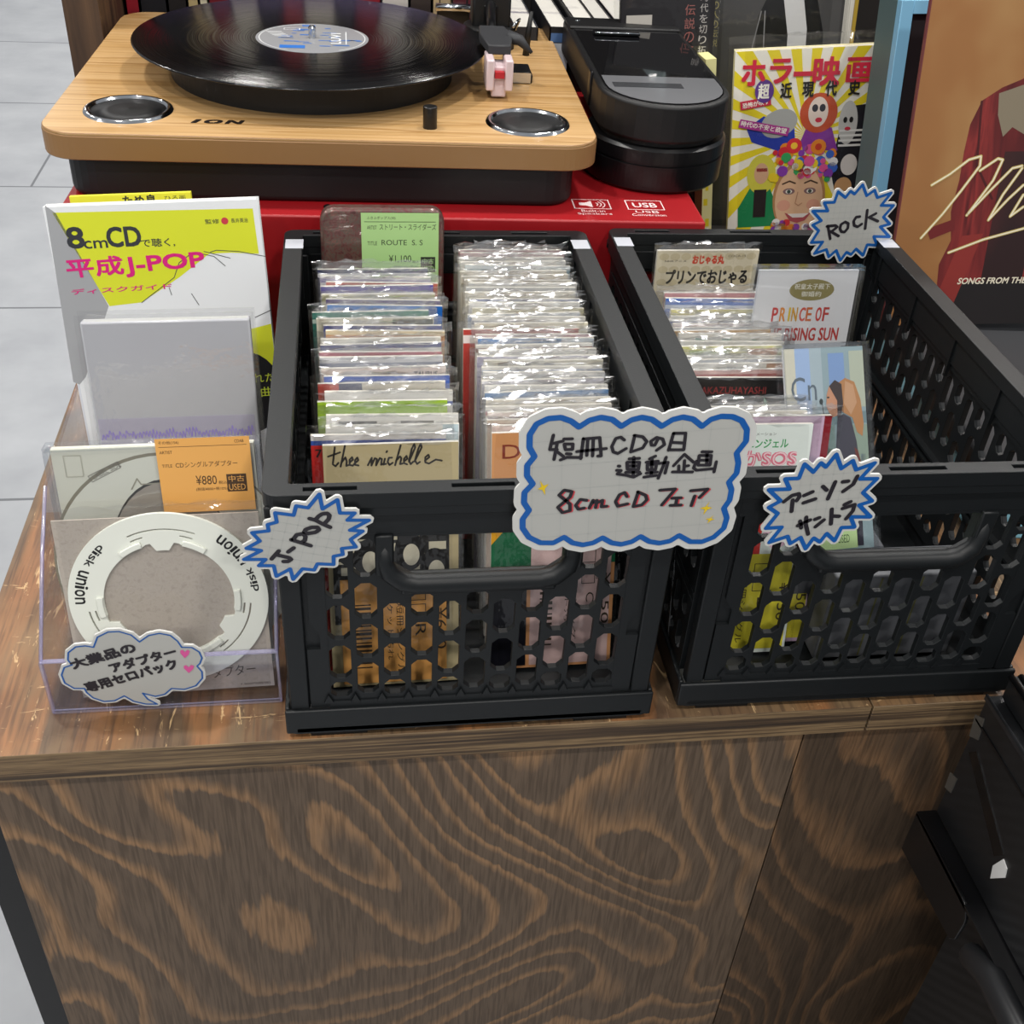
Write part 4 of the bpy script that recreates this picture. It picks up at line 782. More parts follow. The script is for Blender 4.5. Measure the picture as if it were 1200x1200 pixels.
# guide book and the yellow copy behind it
BW, BH = 14.95, 24.25
def guide(P):
    TR_ = TR['gd']; yl = mat('d9e02f', .35); mg = mat('d81f7e', .35); bk = mat('33353a', .4); ln = mat('4a4a4a', .5)
    P.up().rect(-BW/2, 0, BW, BH, mat('e9ecee', .35)); P.up(); P.poly(TR_[0], yl); P.poly(TR_[1], mat('a3a5a8', .4)); P.up()
    x0, z0 = -3.5, 12.6
    P.ell(-.6, 13.2, 3.6, 2.0, mg); P.ell(5.2, 9.6, 2.6, 3.3, mat('17181b', .4)); P.poly([(4.6, 14.4), (7.45, 15.0), (7.45, 10)], yl); P.up().ell(5.2, 9.6, 2.6, 3.3, mat('17181b', .4))
    P.up(); 
    for l in TR['gd_lines']: P.stroke(l, .05, ln)
    def bb(i): a, b = TR_[i]; return min(a[0], b[0]), min(a[1], b[1]), abs(b[0]-a[0]), abs(b[1]-a[1])
    x, z, w, h = bb(2); P.text('8', x, z, w, h, bk, 0, .035); x, z, w, h = bb(3); P.text('cm', x, z, w, h*.9, bk, 0, .02); x, z, w, h = bb(4); P.text('CD', x, z, w, h, bk, 0, .035); x, z, w, h = bb(5); P.text('で聴く,', x, z, w, h, bk, 0, .01)
    x, z, w, h = bb(6); P.text('平成', x, z, w, h*.92, mg, 2, .03); x, z, w, h = bb(7); P.text('J-POP', x, z, w, h*.95, mg, 2, .035); x, z, w, h = bb(8); P.text('ディスクガイド', x, z, w, h*.85, mg, 1, .02)
    x, z, w, h = bb(9); P.text('監修', x, z, 1.0, h, bk); P.text('長井英治', x+1.85, z, w-1.85, h, bk); P.ell(x+1.4, z+h/2, .25, .25, mat('c83a48', .4))
    P.text('れた', 5.6, 10.4, 1.7, .7, mat('c8d63c', .4)); P.text('曲', 6.1, 9.2, .9, .8, mat('c8d63c', .4))
    for i in range(24): P.rect(-6.35 + .02*i, 9.6-.38*i, .3, .16, mat('c0707a' if i < 3 else '9a9aa4', .5))
t = thing('guide_book', 'white and yellow disc guide book with pink Japanese title behind the film sleeves', 'book', (-7.9, 25.4, .02), pose(0, 11, -2.5))
P = Pt(); P.box(-BW/2, BW/2, 0, .06, 0, BH, 'e9ecee'); guide(P); P.obj('cover', t)
P = Pt(); P.box(-BW/2+.05, BW/2-.2, .07, 1.1, .1, BH-.1, mat('efece2', .7)); P.box(-BW/2, BW/2, 1.1, 1.16, 0, BH, 'dfe2e4'); P.box(-BW/2, -BW/2+.06, .06, 1.1, 0, BH, 'e9ecee'); P.obj('page_block', t)
t = thing('yellow_booklet', 'yellow booklet peeping out above the top edge of the guide book', 'booklet', (-9.7, 28.2, .02), pose(0, 10, -2.6))
P = Pt(); P.box(-4.3, 4.3, 0, .5, 0, 23.9, 'e9e33a'); P.y = 0; P.up(); k = mat('2a2a22', .5)
P.text('ため息', -.6, 23.1, 2.4, .75, k, 0, .03); P.text('ひろ画', 2.4, 23.35, 1.5, .35, k); P.text('しまのひ', 2.3, 22.9, 1.7, .35, k); P.obj('booklet_cover', t)

# ---------------------------------------------------------------- red carton, turntable, record, portable player
RY = -.034
RED = m_noisecol('red_carton', [(.3, '941219'), (.7, 'a3171e')], 6, .42)
t = thing('red_carton', 'red carton carrying the wooden record player behind the crates', 'carton', (9.0, 37.0, 0), (0, 0, RY))
P = Pt(); P.box(-26.6, 25.4, 0, 40, 0, 20, RED, .18, 2); P.obj('body', t)
P = Pt(); P.T = Matrix.Rotation(-math.pi/2, 4, 'X') @ Matrix.Identity(4); P.T = Matrix.Translation((0, 0, 20.005)) @ Matrix.Rotation(R(-90), 4, 'X'); w_ = mat('e8d6d4', .5)
P.up()
for x, nm in ((14.7, ('Built-in', 'Speakers')), (19.3, ('USB', 'Conversion'))):
    P.stroke([(x, 2.6), (x+3.1, 2.6), (x+3.1, 4.6), (x, 4.6)], .1, w_, True)
    P.text(nm[0], x+.5, 1.85, 2.0, .5, w_); P.text(nm[1], x+.1, 1.2, 2.9, .5, w_)
P.poly([(15.2, 3.3), (15.7, 3.3), (16.3, 2.9), (16.3, 4.3), (15.7, 3.9), (15.2, 3.9)], w_)
for r in (.4, .7, 1.0): P.stroke([(16.4+r*math.cos(R(a)), 3.6+r*math.sin(R(a))) for a in range(-45, 46, 15)], .1, w_)
P.text('USB', 19.8, 3.1, 2.1, 1.0, w_, 0, .02); P.obj('printed_icons', t)
TZ = 20.0
tt = thing('turntable', 'wooden record player with round black speakers standing on the red carton', 'record player', (3.3, 39.0, TZ), (0, 0, RY))
P = Pt(); P.prism(rrect(-20.6, 20.4, .9, 37.5, 2.5), .0, 3.5, BLACKM, 'z', .5, 3)
P.lathe([(.01, 0), (.35, 0), (.35, .12), (.2, .2), (.01, .2)], BLACKP, 20, 0, 0); P.obj('base', tt)
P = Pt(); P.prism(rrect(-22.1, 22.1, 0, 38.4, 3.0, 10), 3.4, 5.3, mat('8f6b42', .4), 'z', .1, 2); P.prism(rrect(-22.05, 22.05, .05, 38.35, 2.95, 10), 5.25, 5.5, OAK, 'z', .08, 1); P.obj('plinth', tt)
for x, y in ((-16.0, 6.0), (16.6, 5.5)):
    P = Pt(); P.lathe([(3.55, 5.45), (3.5, 5.66), (3.3, 5.75), (3.05, 5.7), (3.0, 5.5)], CHROME, 64, x, y); o = P.obj('speaker_ring', tt)
    P = Pt(); P.lathe([(.01, 5.62), (1.5, 5.6), (3.05, 5.52)], BLACKM, 48, x, y); P.obj('speaker_grille', tt)
P = Pt(); P.T = Matrix.Translation((0, 0, 5.515)) @ Matrix.Rotation(R(-90), 4, 'X'); P.up(); b_ = mat('1c1410', .4)
for ch, x, ww in (('I', -10.7, .75), ('O', -9.7, 1.45), ('N', -8.05, 1.5)): P.text(ch, x, 3.15, ww, .95, b_, 0, .09, .2)
P.obj('maker_mark', tt)
P = Pt(); P.cyl(8.35, 3.6, 5.4, 7.25, .58, BLACKP, 32, .08); P.obj('knob', tt)
RX, RYY = -1.75, 18.6
P = Pt(); P.cyl(RX, RYY, 5.5, 8.25, 12.6, BLACKM, 96, .1); P.obj('platter', tt)
P = Pt(); P.cyl(RX, RYY, 8.2, 9.5, .34, CHROME, 20, .25); P.obj('spindle', tt)
# tone arm
P = Pt(); P.cyl(16.6, 30.5, 5.5, 7.6, 2.6, BLACKM, 32, .2); P.cyl(16.6, 30.5, 7.6, 9.6, 1.3, BLACKP, 24, .1); P.box(14.8, 18.6, 29.4, 33.0, 7.4, 10.4, BLACKM, .25, 2)
P.tube([(16.6, 37, 9.5), (16.6, 30, 9.6), (16.2, 24, 9.4), (15.9, 18.6, 9.2)], [.55, .5, .42, .4], BLACKP, 12); P.cyl(16.6, 36.0, 8.6, 10.4, .9, BLACKM, 20, .1); a = P.obj('tonearm', tt, (-1.5, -1.0, 0)); BIG = Matrix.Translation((16, 15, 8.8)) @ Matrix.Scale(1.3, 4) @ Matrix.Translation((-16, -15, -8.8))
P = Pt(); P.T = BIG; P.prism([(15.1, 19.6), (16.9, 19.6), (17.3, 17.5), (16.9, 14.4), (15.4, 14.4), (15.0, 17.5)], 8.85, 9.5, GREYP, 'z', .15, 2)
P.tube([(16.9, 17.2, 9.35), (17.8, 17.0, 9.2), (18.6, 16.6, 8.5)], [.5, .38, .12], GREYP, 8); P.obj('headshell', a)
P = Pt(); P.T = BIG; ck = mat('d7c3c6', .25); P.box(15.2, 15.75, 12.9, 15.4, 6.9, 8.9, ck, .15, 2); P.box(16.45, 17.0, 12.9, 15.4, 6.9, 8.9, ck, .15, 2); P.box(15.6, 16.6, 13.3, 15.2, 6.4, 8.4, ck, .15, 2); P.box(15.78, 16.42, 12.85, 13.4, 7.75, 8.15, 'b5202a'); P.obj('cartridge', a)
P = Pt(); P.box(15.9, 18.2, 16.8, 20.5, 5.5, 6.3, BLACKP, .1, 1); P.box(16.2, 18.0, 16.6, 17.0, 5.6, 6.5, CHROME); P.obj('arm_rest', tt)
P = Pt(); P.tube([(18.6, 26.5, 5.5), (18.7, 26.5, 7.6), (18.9, 26.4, 9.6)], [.35, .3, .18], BLACKM, 10); P.obj('lift_lever', tt)
P = Pt(); P.tube([(17.6, 28.5, 7.4), (17.9, 27.5, 8.6), (17.6, 26.2, 8.8), (17.0, 25.2, 8.4)], .13, CHROME, 8); P.obj('lift_arc', tt)
for x in (10.2,):
    P = Pt(); P.box(x, x+3.4, 36.4, 38.3, 5.5, 7.2, BLACKP, .1, 1); P.tube([(x-.2, 36.2, 7.5), (x+3.6, 36.2, 7.5)], .4, CHROME, 10); P.box(x+.2, x+3.2, 36.6, 38.4, 7.2, 9.4, HARD, .1, 1); P.obj('lid_hinge', tt)
PUR = m_clear('lid_edge_tint', 'b8aee0', .15, .1, .05, 10, .3, 'b4a8e2')
P = Pt(); P.tube([(-20, 38.9, 8.6), (19, 38.9, 8.6), (21, 38.7, 9.0), (21.8, 38.4, 10.4), (21.8, 38.4, 14)], .35, PUR, 10); P.obj('dust_cover_edge', tt)
rx = Vector((RX, RYY, 0)); rx.rotate(Matrix.Rotation(RY, 3, 'Z')); RC = (3.3+rx.x, 39.0+rx.y, TZ+8.26)
P = Pt(); P.lathe([(.36, 0), (5.1, 0), (15.5, 0), (15.65, .06), (15.65, .14), (15.5, .2), (5.3, .17), (5.1, .15), (.36, .15)], REC, 128); rec = P.obj('vinyl_record', None, RC)
tag(rec, 'black vinyl record with a grey and blue label lying on the wooden record player', 'record')
P = Pt(); P.lathe([(.36, .156), (5.0, .156), (5.02, .15)], mat('8b8c8f', .4), 64)
P.T = Matrix.Translation((0, 0, .165)) @ Matrix.Rotation(R(-90), 4, 'X'); P.up(); bl = mat('2e6fc0', .4); wh = mat('eceeee', .4); rnd = random.Random(2)
for i in range(26):
    a = rnd.uniform(0, 6.28); r = rnd.uniform(.8, 3.6); ww = rnd.uniform(.4, 1.6); x, z = r*math.cos(a)+.6, r*math.sin(a)
    if math.hypot(x+ww, z) < 4.6 and not (abs(x+ww/2) < 1 and abs(z) < .8): P.rect(x, z, ww, rnd.uniform(.12, .3), bl)
P.rect(-2.8, -3.6, 2.2, 1.0, bl); P.rect(-1, 3.9, 1.2, .5, bl); P.up(); P.text('LUV1', 2.5, -1.9, 3.6, .9, wh, 90, .03); P.stroke([(3.0, -2), (3.0, 2.2)], .08, wh)
for i in range(5): P.rect(-4.2+.2*i, 1.8-.4*i, 1.4, .12, wh)
P.stroke([(-2.6, 2.6), (-1.2, 2.6), (-1.2, 3.2), (-2.6, 3.2)], .07, wh, True)
for a0, a1 in ((-60, 40), (100, 250)): P.stroke([(4.7*math.cos(R(a)), 4.7*math.sin(R(a))) for a in range(a0, a1, 6)], .07, wh)
P.obj('record_label', rec)
# portable player standing on the carton
t = thing('portable_player', 'black portable record player with a round nose right of the wooden one', 'record player', (32.2, 42.0, 20.02), (0, 0, -.03))
def bar(x, y0, y1, n=16): return [(x*math.cos(R(180+180*i/n)), y0+x+x*math.sin(R(180+180*i/n))) for i in range(n+1)] + [(x, y1), (-x, y1)]
P = Pt(); P.lathe([(.01, 0), (5.9, 0), (6.2, .3), (6.25, 2.4), (6.1, 2.45), (6.1, 2.6), (6.25, 2.65), (6.25, 3.7), (6.0, 3.95), (5.4, 4.0), (.01, 4.0)], BLACKP, 96, 0, 6.3, False); P.obj('platter_base', t)
P = Pt(); P.prism(bar(5.3, .6, 27.6), 4.0, 4.5, BLACKM)
P.prism(bar(5.75, -.3, 28), 4.5, 7.7, BLACKM, 'z', .3, 3); P.box(-5.7, 5.7, 24.2, 28, 7.6, 8.0, BLACKM, .2, 2); P.obj('body', t)
P = Pt(); P.prism(bar(5.2, .2, 24.0), 7.68, 7.78, mat('0c0c0e', .04, 0, .6)); P.obj('lid_window', t)
P = Pt(); P.prism([(a*1.0, b) for a, b in bar(5.1, .3, 8.0)], 7.785, 7.80, mat('6a6b6e', .12)); P.box(-4.5, 1.6, 4.6, 5.9, 7.8, 7.84, mat('3c3d40', .2)); P.obj('lid_reflection', t)  # grey shape and dark strip imitate a card reflected in the glossy lid
P = Pt(); P.box(-3.6, 1.0, 21.6, 22.6, 7.78, 8.15, BLACKP, .1, 1); P.tube([(-3.5, 21.5, 8.1), (.9, 21.5, 8.1)], .1, CHROME, 8); P.obj('handle_slot', t)
for x in (-4.6, 4.6):
    P = Pt(); P.cyl(x, 26.5, 8.0, 8.12, .3, CHROME, 16, .05); P.obj('screw', t)
P = Pt(); P.box(-5.95, -5.7, 8.6, 9.7, 4.9, 7.9, BLACKP, .1, 1); P.obj('latch', t)

# ---------------------------------------------------------------- shelf unit and what stands on it, behind
t = thing('bookshelf', 'dark stained bookshelf behind the record player', 'shelf', (0, 0, 0))
P = Pt(); P.box(-21.9, -18.5, 70.4, 108, 0, 62, DARKWOOD, .05, 1); P.obj('upright', t)
P = Pt(); P.box(-18.5, 96, 82.5, 108, 0, 5.2, DARKWOOD); P.obj('bottom_board', t)
P = Pt(); P.box(-18.5, 96, 106, 108, 5.2, 62, mat('17120f', .7)); P.obj('back_panel', t)
P = Pt(); P.box(-18.5, 96, 84, 108, 62, 64.5, DARKWOOD); P.obj('upper_board', t)
def spine_book(x, w, h, dep, y, z, c, label, pages='e8e4d8', top=True, group='books standing on the shelf behind', deco=None, lean=0):
    t = thing('shelved_book', label, 'book', (x, y, z), pose(0, 0, lean), group)
    P = Pt(); P.box(0, w, 0, .12, 0, h, c); P.box(0, .12, 0, dep, 0, h, c); P.box(w-.12, w, 0, dep, 0, h, c); P.y = 0
    if deco: deco(P, w, h)
    P.obj('cover', t)
    P = Pt(); P.box(.12, w-.12, .12, dep-.2, .1, h-(.15 if top else .3), mat(pages, .8)); P.obj('page_block', t)
x = -18.2; sp = [('b02232', 1.5, 'red spined book next to the dark shelf upright'), ('1b1a1e', 2.9, 'black spined book right of the red one by the upright'), ('24201f', 2.1, 'thin charcoal book beside the tan spines'), ('bda878', 1.25, 'tan spined book behind the record'), ('d9d1b2', 1.0, 'cream spined book behind the record')]
for c, ww, lb in sp:
    spine_book(x, ww-.05, 31.5, 20, 83, 5.2, c, lb); x += ww
cols = ['7c1f28', 'd8d3c6', '2b2a33', 'a33a3a', 'e2dccb', '3a3438', '8a1a26', 'c9c4bc', '39302c', 'b9a27a', '5a2028', '22222a']
wds = ['maroon', 'off-white', 'slate', 'brick', 'ivory', 'smoky grey', 'crimson', 'pale grey', 'umber', 'sand', 'wine', 'ink']
for i, (c, n_) in enumerate(zip(cols, wds)):
    ww = [2.2, 3.0, 2.6, 2.4, 3.4, 2.2, 2.8, 3.1, 2.5, 2.2, 3.0, 2.4][i]
    spine_book(x, ww-.06, 31.8, 20, 83, 5.2, c, '%s spined book standing behind the record, mirrored in the vinyl' % n_, deco=lambda P, w, h: P.up().rect(.25, 2, w-.5, 4.5, mat('d8d8d8', .5)))
    x += ww
PB = m_noisecol('page_edges', [(.4, 'cfcabd'), (.6, 'efece2')], 3, .8, 0, (300, 3, 3))
def mag(x, w, h, y, z, c, label, band=None, lean=0):
    def dec(P, ww, hh):
        if band:
            P.up().rect(.15, hh-9.8, ww-.3, 8.2, mat(band, .5)); P.up().rect(.15, hh-1.5, ww-.3, .9, mat('4a6a9a', .5))
            P.text('MUSIC FILES', ww*.35, hh-9, 6.0, ww*.3, mat('8a8f9a', .5), 90)
    spine_book(x, w, h, 14, y, z, c, label, 'cdcac2', deco=dec, lean=lean)
mag(22.3, 2.5, 21.6, 70.5, 5.2, '20232a', 'dark spined thick magazine, leftmost behind the portable player', None)
mag(26.0, 2.2, 21.7, 70.5, 5.2, '1b1c20', 'thick magazine with a pale printed spine behind the portable player', 'd3d5dc')
mag(28.6, 2.2, 22.3, 72, 5.2, '0f0f12', 'black paperback with cream page tops behind the portable player')
mag(30.95, 2.0, 22.1, 72, 5.2, '15151a', 'black paperback second from the left of the cream-topped ones')
mag(33.1, 3.0, 22.1, 72, 5.2, '101014', 'wide black book right of the cream-topped paperbacks')
t = tag((lambda P: (P.box(0, .3, 0, 12, 0, 30, 'a9bcc0'), P.obj('pale_folder', None, (36.6, 70.5, 5.22), pose(0, 0, 4)))[1])(Pt()), 'pale blue-grey folder standing upright behind the portable player', 'folder')
# low plinth that carries the books on the right
t = thing('book_riser', 'dark low riser board under the film-wrapped books', 'riser', (36.2, 59.0, 0))
P = Pt(); P.box(0, 46, 0, 22, 0, 5.2, mat('1a1715', .6), .1, 1); P.obj('body', t)
def vert(P, s, x, z, h, m):
    n = len(s); q = h/n
    for i, ch in enumerate(s): P.text(ch, x, z-q*(i+1)+q*.1, q*.8, q*.8, m)
def wrapped(name, label, o, rot, w, h, dep, draw, c, sw=.5):
    t = thing(name, label, 'book', o, rot, 'film-wrapped books right of the portable player')
    P = Pt(); P.box(-w/2, w/2, 0, .1, 0, h, c); P.box(-w/2, w/2, dep-.1, dep, 0, h, c); P.box(-w/2, -w/2+.1, 0, dep, 0, h, c); P.y = 0; draw(P, w, h); P.obj('cover', t)
    P = Pt(); P.box(-w/2+.1, w/2-.15, .1, dep-.1, .1, h-.1, mat('d8d0be', .8)); P.obj('page_block', t)
    if sw: sleeve_mesh(int(w*10), w+1.2, h+1.3, dep+.5, BAG).obj('film_bag', t, (0, dep/2, 0))
    return t
def dark1(P, w, h):
    m = mat('c9c4c0', .5); P.up(); vert(P, '時代を切り拓いた音楽家たち', w/2-1.5, h-1, 13, m); vert(P, '伝説の名盤解説', w/2-3.0, h-2, 9, mat('a8665f', .5)); P.rect(-w/2+.6, h-9, 2.6, 6, mat('cfc9bf', .5)); P.up(); P.text('union', -w/2+1.4, h-8.5, 4.2, .8, mat('b03038', .5), 90)
wrapped('wrapped_book', 'black film-wrapped book with small vertical writing beside the portable player', (39.3, 66, 5.22), pose(-8, 3, -5), 9.5, 27, 1.8, dark1, '201d20')
def dark2(P, w, h):
    m = mat('d4d2cf', .5); P.up(); vert(P, 'ャクソンの', -w/2+2.0, h+1, 9.5, m); vert(P, '時を超え最後に', -w/2+.9, h-2.2, 7, mat('a9a6a4', .5)); vert(P, 'すべての人の伝説', -w/2+3.5, h-1.4, 7.5, mat('b9ad6a', .5))
    g1 = mat('121214', .4); cx = 2.2; P.up().rect(-w/2+4.7, 1, w-5.0, h-2, mat('4c4b4b', .4)); P.up()
    P.poly([(cx-3.2, 2), (cx-2.5, h-6), (cx-1.4, h-3.6), (cx, h-2.7), (cx+2.0, h-2.7), (cx+3.6, h-4.4), (cx+4.6, h-8), (cx+4.8, 2)], g1); P.up().poly([(cx-.2, h-2.9), (cx+1.9, h-2.9), (cx+2.8, h-7.5), (cx+3.2, 2), (cx+1.1, 2), (cx+.8, h-8)], mat('dcdcdc', .4))
    P.ell(cx+.7, h-1.2, 1.1, 1.5, mat('8d8a88', .4)); P.up()
    for q in (0, 1): P.stroke([(cx-2.2+.4*q, h-5.5), (cx-2.9+1.2*q, h-9), (cx-2.5+1.4*q, h-13)], .12, mat('8d8d8f', .3))
wrapped('wrapped_book', 'book showing a person in black suit and white shirt behind the horror book', (51.2, 71, 5.22), pose(-8, 3, -6), 17.5, 29, 1.6, dark2, '3d3c3c')
t = thing('thick_book', 'thick book with beige page edges turned forward, left of the blue frame', 'book', (58.6, 73, 5.22), pose(0, 2, -5))
P = Pt(); P.box(0, 3.2, 0, 15, 0, 27, PB); P.obj('page_block', t)
P = Pt(); P.box(-.25, 0, -.1, 15.2, 0, 27.2, '1c1a1c'); P.box(3.2, 3.6, -.1, 15.2, 0, 27.2, 'b99a3a'); P.obj('cover', t)
def horror(P, w, h, seed=1):
    rnd = random.Random(seed); ye = mat('ecd92c', .35); wh = mat('f3f1e4', .35); rd = mat('cf2a44', .35); bk = mat('191616', .4); cx, cz = .2, 12.5
    P.up().rect(-w/2, 0, w, h, wh); P.up()
    for i in range(26):
        a0 = 2*math.pi*i/26; a1 = a0+math.pi/26; pt = []
        for a in (a0, a1):
            dx, dz = math.cos(a), math.sin(a); k_ = min((w/2-cx*(1 if dx > 0 else -1))/max(abs(dx), 1e-6), ((h-cz) if dz > 0 else cz)/max(abs(dz), 1e-6)); pt.append((cx+dx*k_*.999, cz+dz*k_*.999))
        P.poly([(cx, cz)]+pt, ye)
    P.up(); P.poly([(4.4, 4), (7.3, 4), (7.3, 15.5), (4.0, 15.2), (3.0, 9)], mat('1d1b22', .4)); P.rect(-w/2, .3, w, 1.9, mat('9fd23a', .4)); P.up().rect(-3.2, .45, 7, .75, mat('e8ecc0', .4)); P.rect(-6.9, 1.35, 9, .6, mat('d4e89a', .4))
    # figures round a smiling face with a crown of flowers
    P.up(); P.poly([(-6.3, 2.9), (-6.4, 5), (-5.2, 7.2), (-3.2, 7.3), (-2.4, 5.5), (-2.3, 3)], mat('1f8a54', .4)); P.poly([(-5.3, 12), (-5.9, 13.4), (-4.2, 14.6), (-1.0, 13.3), (-.8, 11.8), (-2, 10.8)], mat('2b3fa8', .4)); P.poly([(-.6, 11), (.2, 13.2), (2.8, 13.2), (3.6, 10.8)], mat('8a3aa0', .4))
    P.up(); P.ell(-4.1, 8.6, 1.5, 2.1, mat('d8d24e', .4)); P.ell(1.35, 14.7, 1.9, 2.0, mat('c8542f', .4)); P.ell(4.4, 13.6, .95, 2.2, mat('c4c4c0', .4)); P.ell(-2.6, 13.8, 1.9, 1.4, mat('a9aba8', .4), 20)
    P.up(); P.ell(-4.1, 8.7, .75, 1.1, mat('d8ad8a', .4)); P.ell(1.3, 14.8, 1.0, 1.5, mat('ecdccf', .4)); P.ell(4.9, 9.3, .85, 1.1, mat('d9d4cf', .4)); P.ell(4.5, 7.0, .9, 1.0, mat('c79a6a', .4)); P.rect(-4.6, 8.9, 1.1, .35, mat('b5313a', .4))
    for ex in (.95, 1.7): P.up().ell(ex, 15.2, .3, .38, mat('32323a', .4))
    P.ell(1.4, 14.0, .35, .25, rd); P.ell(4.1, 13.9, .2, .3, bk); P.ell(4.7, 13.9, .2, .3, bk); P.ell(4.4, 13.0, .3, .2, rd); P.rect(-4.75, 4, 1.3, 3.0, mat('2a2222', .4))
    for q in range(4): P.rect(3.6, 11.2+.5*q, 2.4, .22, mat('e0e0dc', .4))
    P.up(); P.ell(0, 5.9, 2.75, 4.0, mat('b98a5c', .4)); P.up().ell(0, 5.7, 2.5, 3.75, mat('e6bd98', .35)); P.up()
    for s in (-1, 1):
        P.ell(s*1.1, 6.7, .62, .34, mat('8a6a6a', .4)); P.stroke([(s*.5, 7.55), (s*1.1, 7.8), (s*1.8, 7.5)], .16, mat('4a3426', .4)); P.ell(s*1.55, 5.2, .7, .6, mat('e0a58c', .4))
    P.up(); 
    for s in (-1, 1): P.ell(s*1.1, 6.68, .34, .22, wh); P.up().ell(s*1.1, 6.68, .2, .2, mat('3a4a44', .4))
    P.stroke([(-.15, 6.6), (-.35, 5.4), (.0, 5.15), (.35, 5.4)], .1, mat('c08f70', .4)); P.poly([(-1.4, 4.4), (-.6, 4.15), (.7, 4.15), (1.5, 4.45), (.8, 3.5), (0, 3.25), (-.8, 3.5)], mat('b5525a', .4)); P.up().poly([(-1.1, 4.28), (1.2, 4.28), (.6, 3.85), (-.5, 3.85)], mat('f2ece6', .4)); P.up()
    pal = ['d8303a', 'e88a2a', 'ecd02e', '3f6ac8', '8a3fae', '3aa860', 'e25a9a', 'f0f0ee']
    for i in range(60):
        x = rnd.uniform(-3.0, 3.4); z = 9.2 + rnd.uniform(-.9, 2.3) - .1*x*x*.6; r = rnd.uniform(.25, .6); c = mat(rnd.choice(pal), .4); P.ell(x, z, r, r, c, 0, 9)
        if i % 12 == 11: P.up()
    for i in range(22): x = rnd.uniform(-2.6, 2.9); z = 2.55+rnd.uniform(0, .9); r = rnd.uniform(.25, .45); P.ell(x, z, r, r, mat(rnd.choice(pal), .4), 0, 9)
    P.up(); P.ell(-.9, 11.5, .8, .8, mat('d8303a', .4), 0, 12); P.ell(1.6, 11.3, .8, .8, mat('e88a2a', .4), 0, 12); P.up(); P.ell(-.9, 11.5, .35, .35, mat('f0c23a', .4)); P.ell(1.6, 11.3, .35, .35, mat('c8402a', .4))
    for x, z, ww, hh, ro, tx, c in ((-6.6, 15.3, 3.1, .85, 8, '恐怖が映す', 'c8304a'), (-6.75, 13.6, 5.2, .85, -12, '時代の不安と欲望', 'a83a8a')):
        P.up().rect(x, z, ww, hh, mat(c, .4), ro); P.up().text(tx, x+.2, z+.15, ww-.4, hh*.65, wh, ro, .02)
    P.up(); P.ell(-4.3, 17.1, .95, 1.15, mat('5f3a8a', .4)); P.up()
    for ch, x, z, ww, hh in (('ホ', -6.7, 17.7, 2.4, 2.5), ('ラ', -3.9, 17.8, 2.2, 2.4), ('ー', -1.5, 18.4, 1.9, .5), ('映', .4, 17.4, 2.7, 2.8), ('画', 3.7, 17.5, 2.9, 2.5)): P.text(ch, x, z, ww, hh, rd, -1, .035)
    for ch, x in (('超', -4.95), ('近', -2.7), ('現', -.5), ('代', 1.8), ('史', 4.1)): P.text(ch, x, 16.35, 1.15, 1.5, wh if ch == '超' else bk, 0, .03)
HB = wrapped('horror_film_book', 'yellow and white film-wrapped book with red title and flower-crowned face', (53.49, 60.58, 5.4), pose(-12, 4, -7), 14.8, 22.25, 1.5, lambda P, w, h: (setattr(P, 'T', Matrix.Translation((0, 0, 1.25))), horror(P, w, 21)), 'f0e9c0')
t = thing('striped_book', 'yellow speckled book edge just left of the horror film book', 'book', (43.4, 62.5, 5.22), pose(0, 3, -7))
P = Pt(); P.box(0, 1.1, 0, 11, 0, 20.8, 'e6e0a0'); P.y = 0; P.up(); rnd = random.Random(9)
for i in range(16): P.rect(rnd.uniform(.1, .6), rnd.uniform(0, 19.8), rnd.uniform(.3, .5), rnd.uniform(.3, .9), mat(['e2cf26', 'f4f2e6', 'c03a3a'][i % 3 if i % 5 == 0 else i % 2], .4))
P.obj('cover', t)

# ---------------------------------------------------------------- right side: blue frame, record sleeve, case
t = thing('shadow_box', 'pale blue deep box frame between the horror film book and the orange record sleeve', 'box frame', (56.73, 47.62, -1.5), pose(-5, 10, -3))
BLUE = mat('7fb6d6', .45)
P = Pt()
for a in ((0, 1.15, 8.75, 36), (1.15, 26, 34.85, 36), (26, 27.15, 8.75, 36), (1.15, 26, 8.75, 9.9)): P.box(a[0], a[1], 0, 1.2, a[2], a[3], BLUE, .04, 1)
P.obj('bezel', t)
P = Pt(); P.box(.02, 27.1, 1.2, 6.0, 9.6, 35.95, mat('4d6263', .5)); P.obj('box_body', t)
P = Pt(); P.box(1.15, 26, .7, 1.0, 9.9, 34.85, mat('2b2628', .3)); P.obj('inner_board', t)
t = thing('carry_case', 'dark grey flat case with a pale blue lower half right of the crates', 'case', (55.6, 18.0, 0), (0, 0, -.09))
P = Pt(); P.box(0, 38, 0, 40, 0, 4.2, mat('8fcbe0', .5), .2, 2); P.obj('lower_shell', t)
P = Pt(); P.box(-.4, 38.4, -.4, 40.4, 4.25, 6.95, GREYP, .6, 3)
P.lathe([(7.4, 6.95), (7.5, 7.05), (7.7, 7.05), (7.8, 6.95)], mat('303134', .6), 64, 19, 15); P.obj('lid', t)
t = thing('record_sleeve', 'orange record sleeve with a red jacket and gold signature leaning at the far right', 'record sleeve', (55.85, 42.4, 7.05), pose(-5, 10, -3))
LPM = m_noisecol('amber_haze', [(.25, '87592f'), (.5, '9a6a3c'), (.65, 'b08a58'), (.8, 'c9ad80')], 2.2, .4, 0, (1.6, 1, 1.6), .2, .15)
P = Pt(); P.box(0, 31.4, 0, .45, 0, 31.4, '6a2f33'); P.y = 0; dz = 9.4
U = lambda L: [(a, b+dz) for a, b in L]
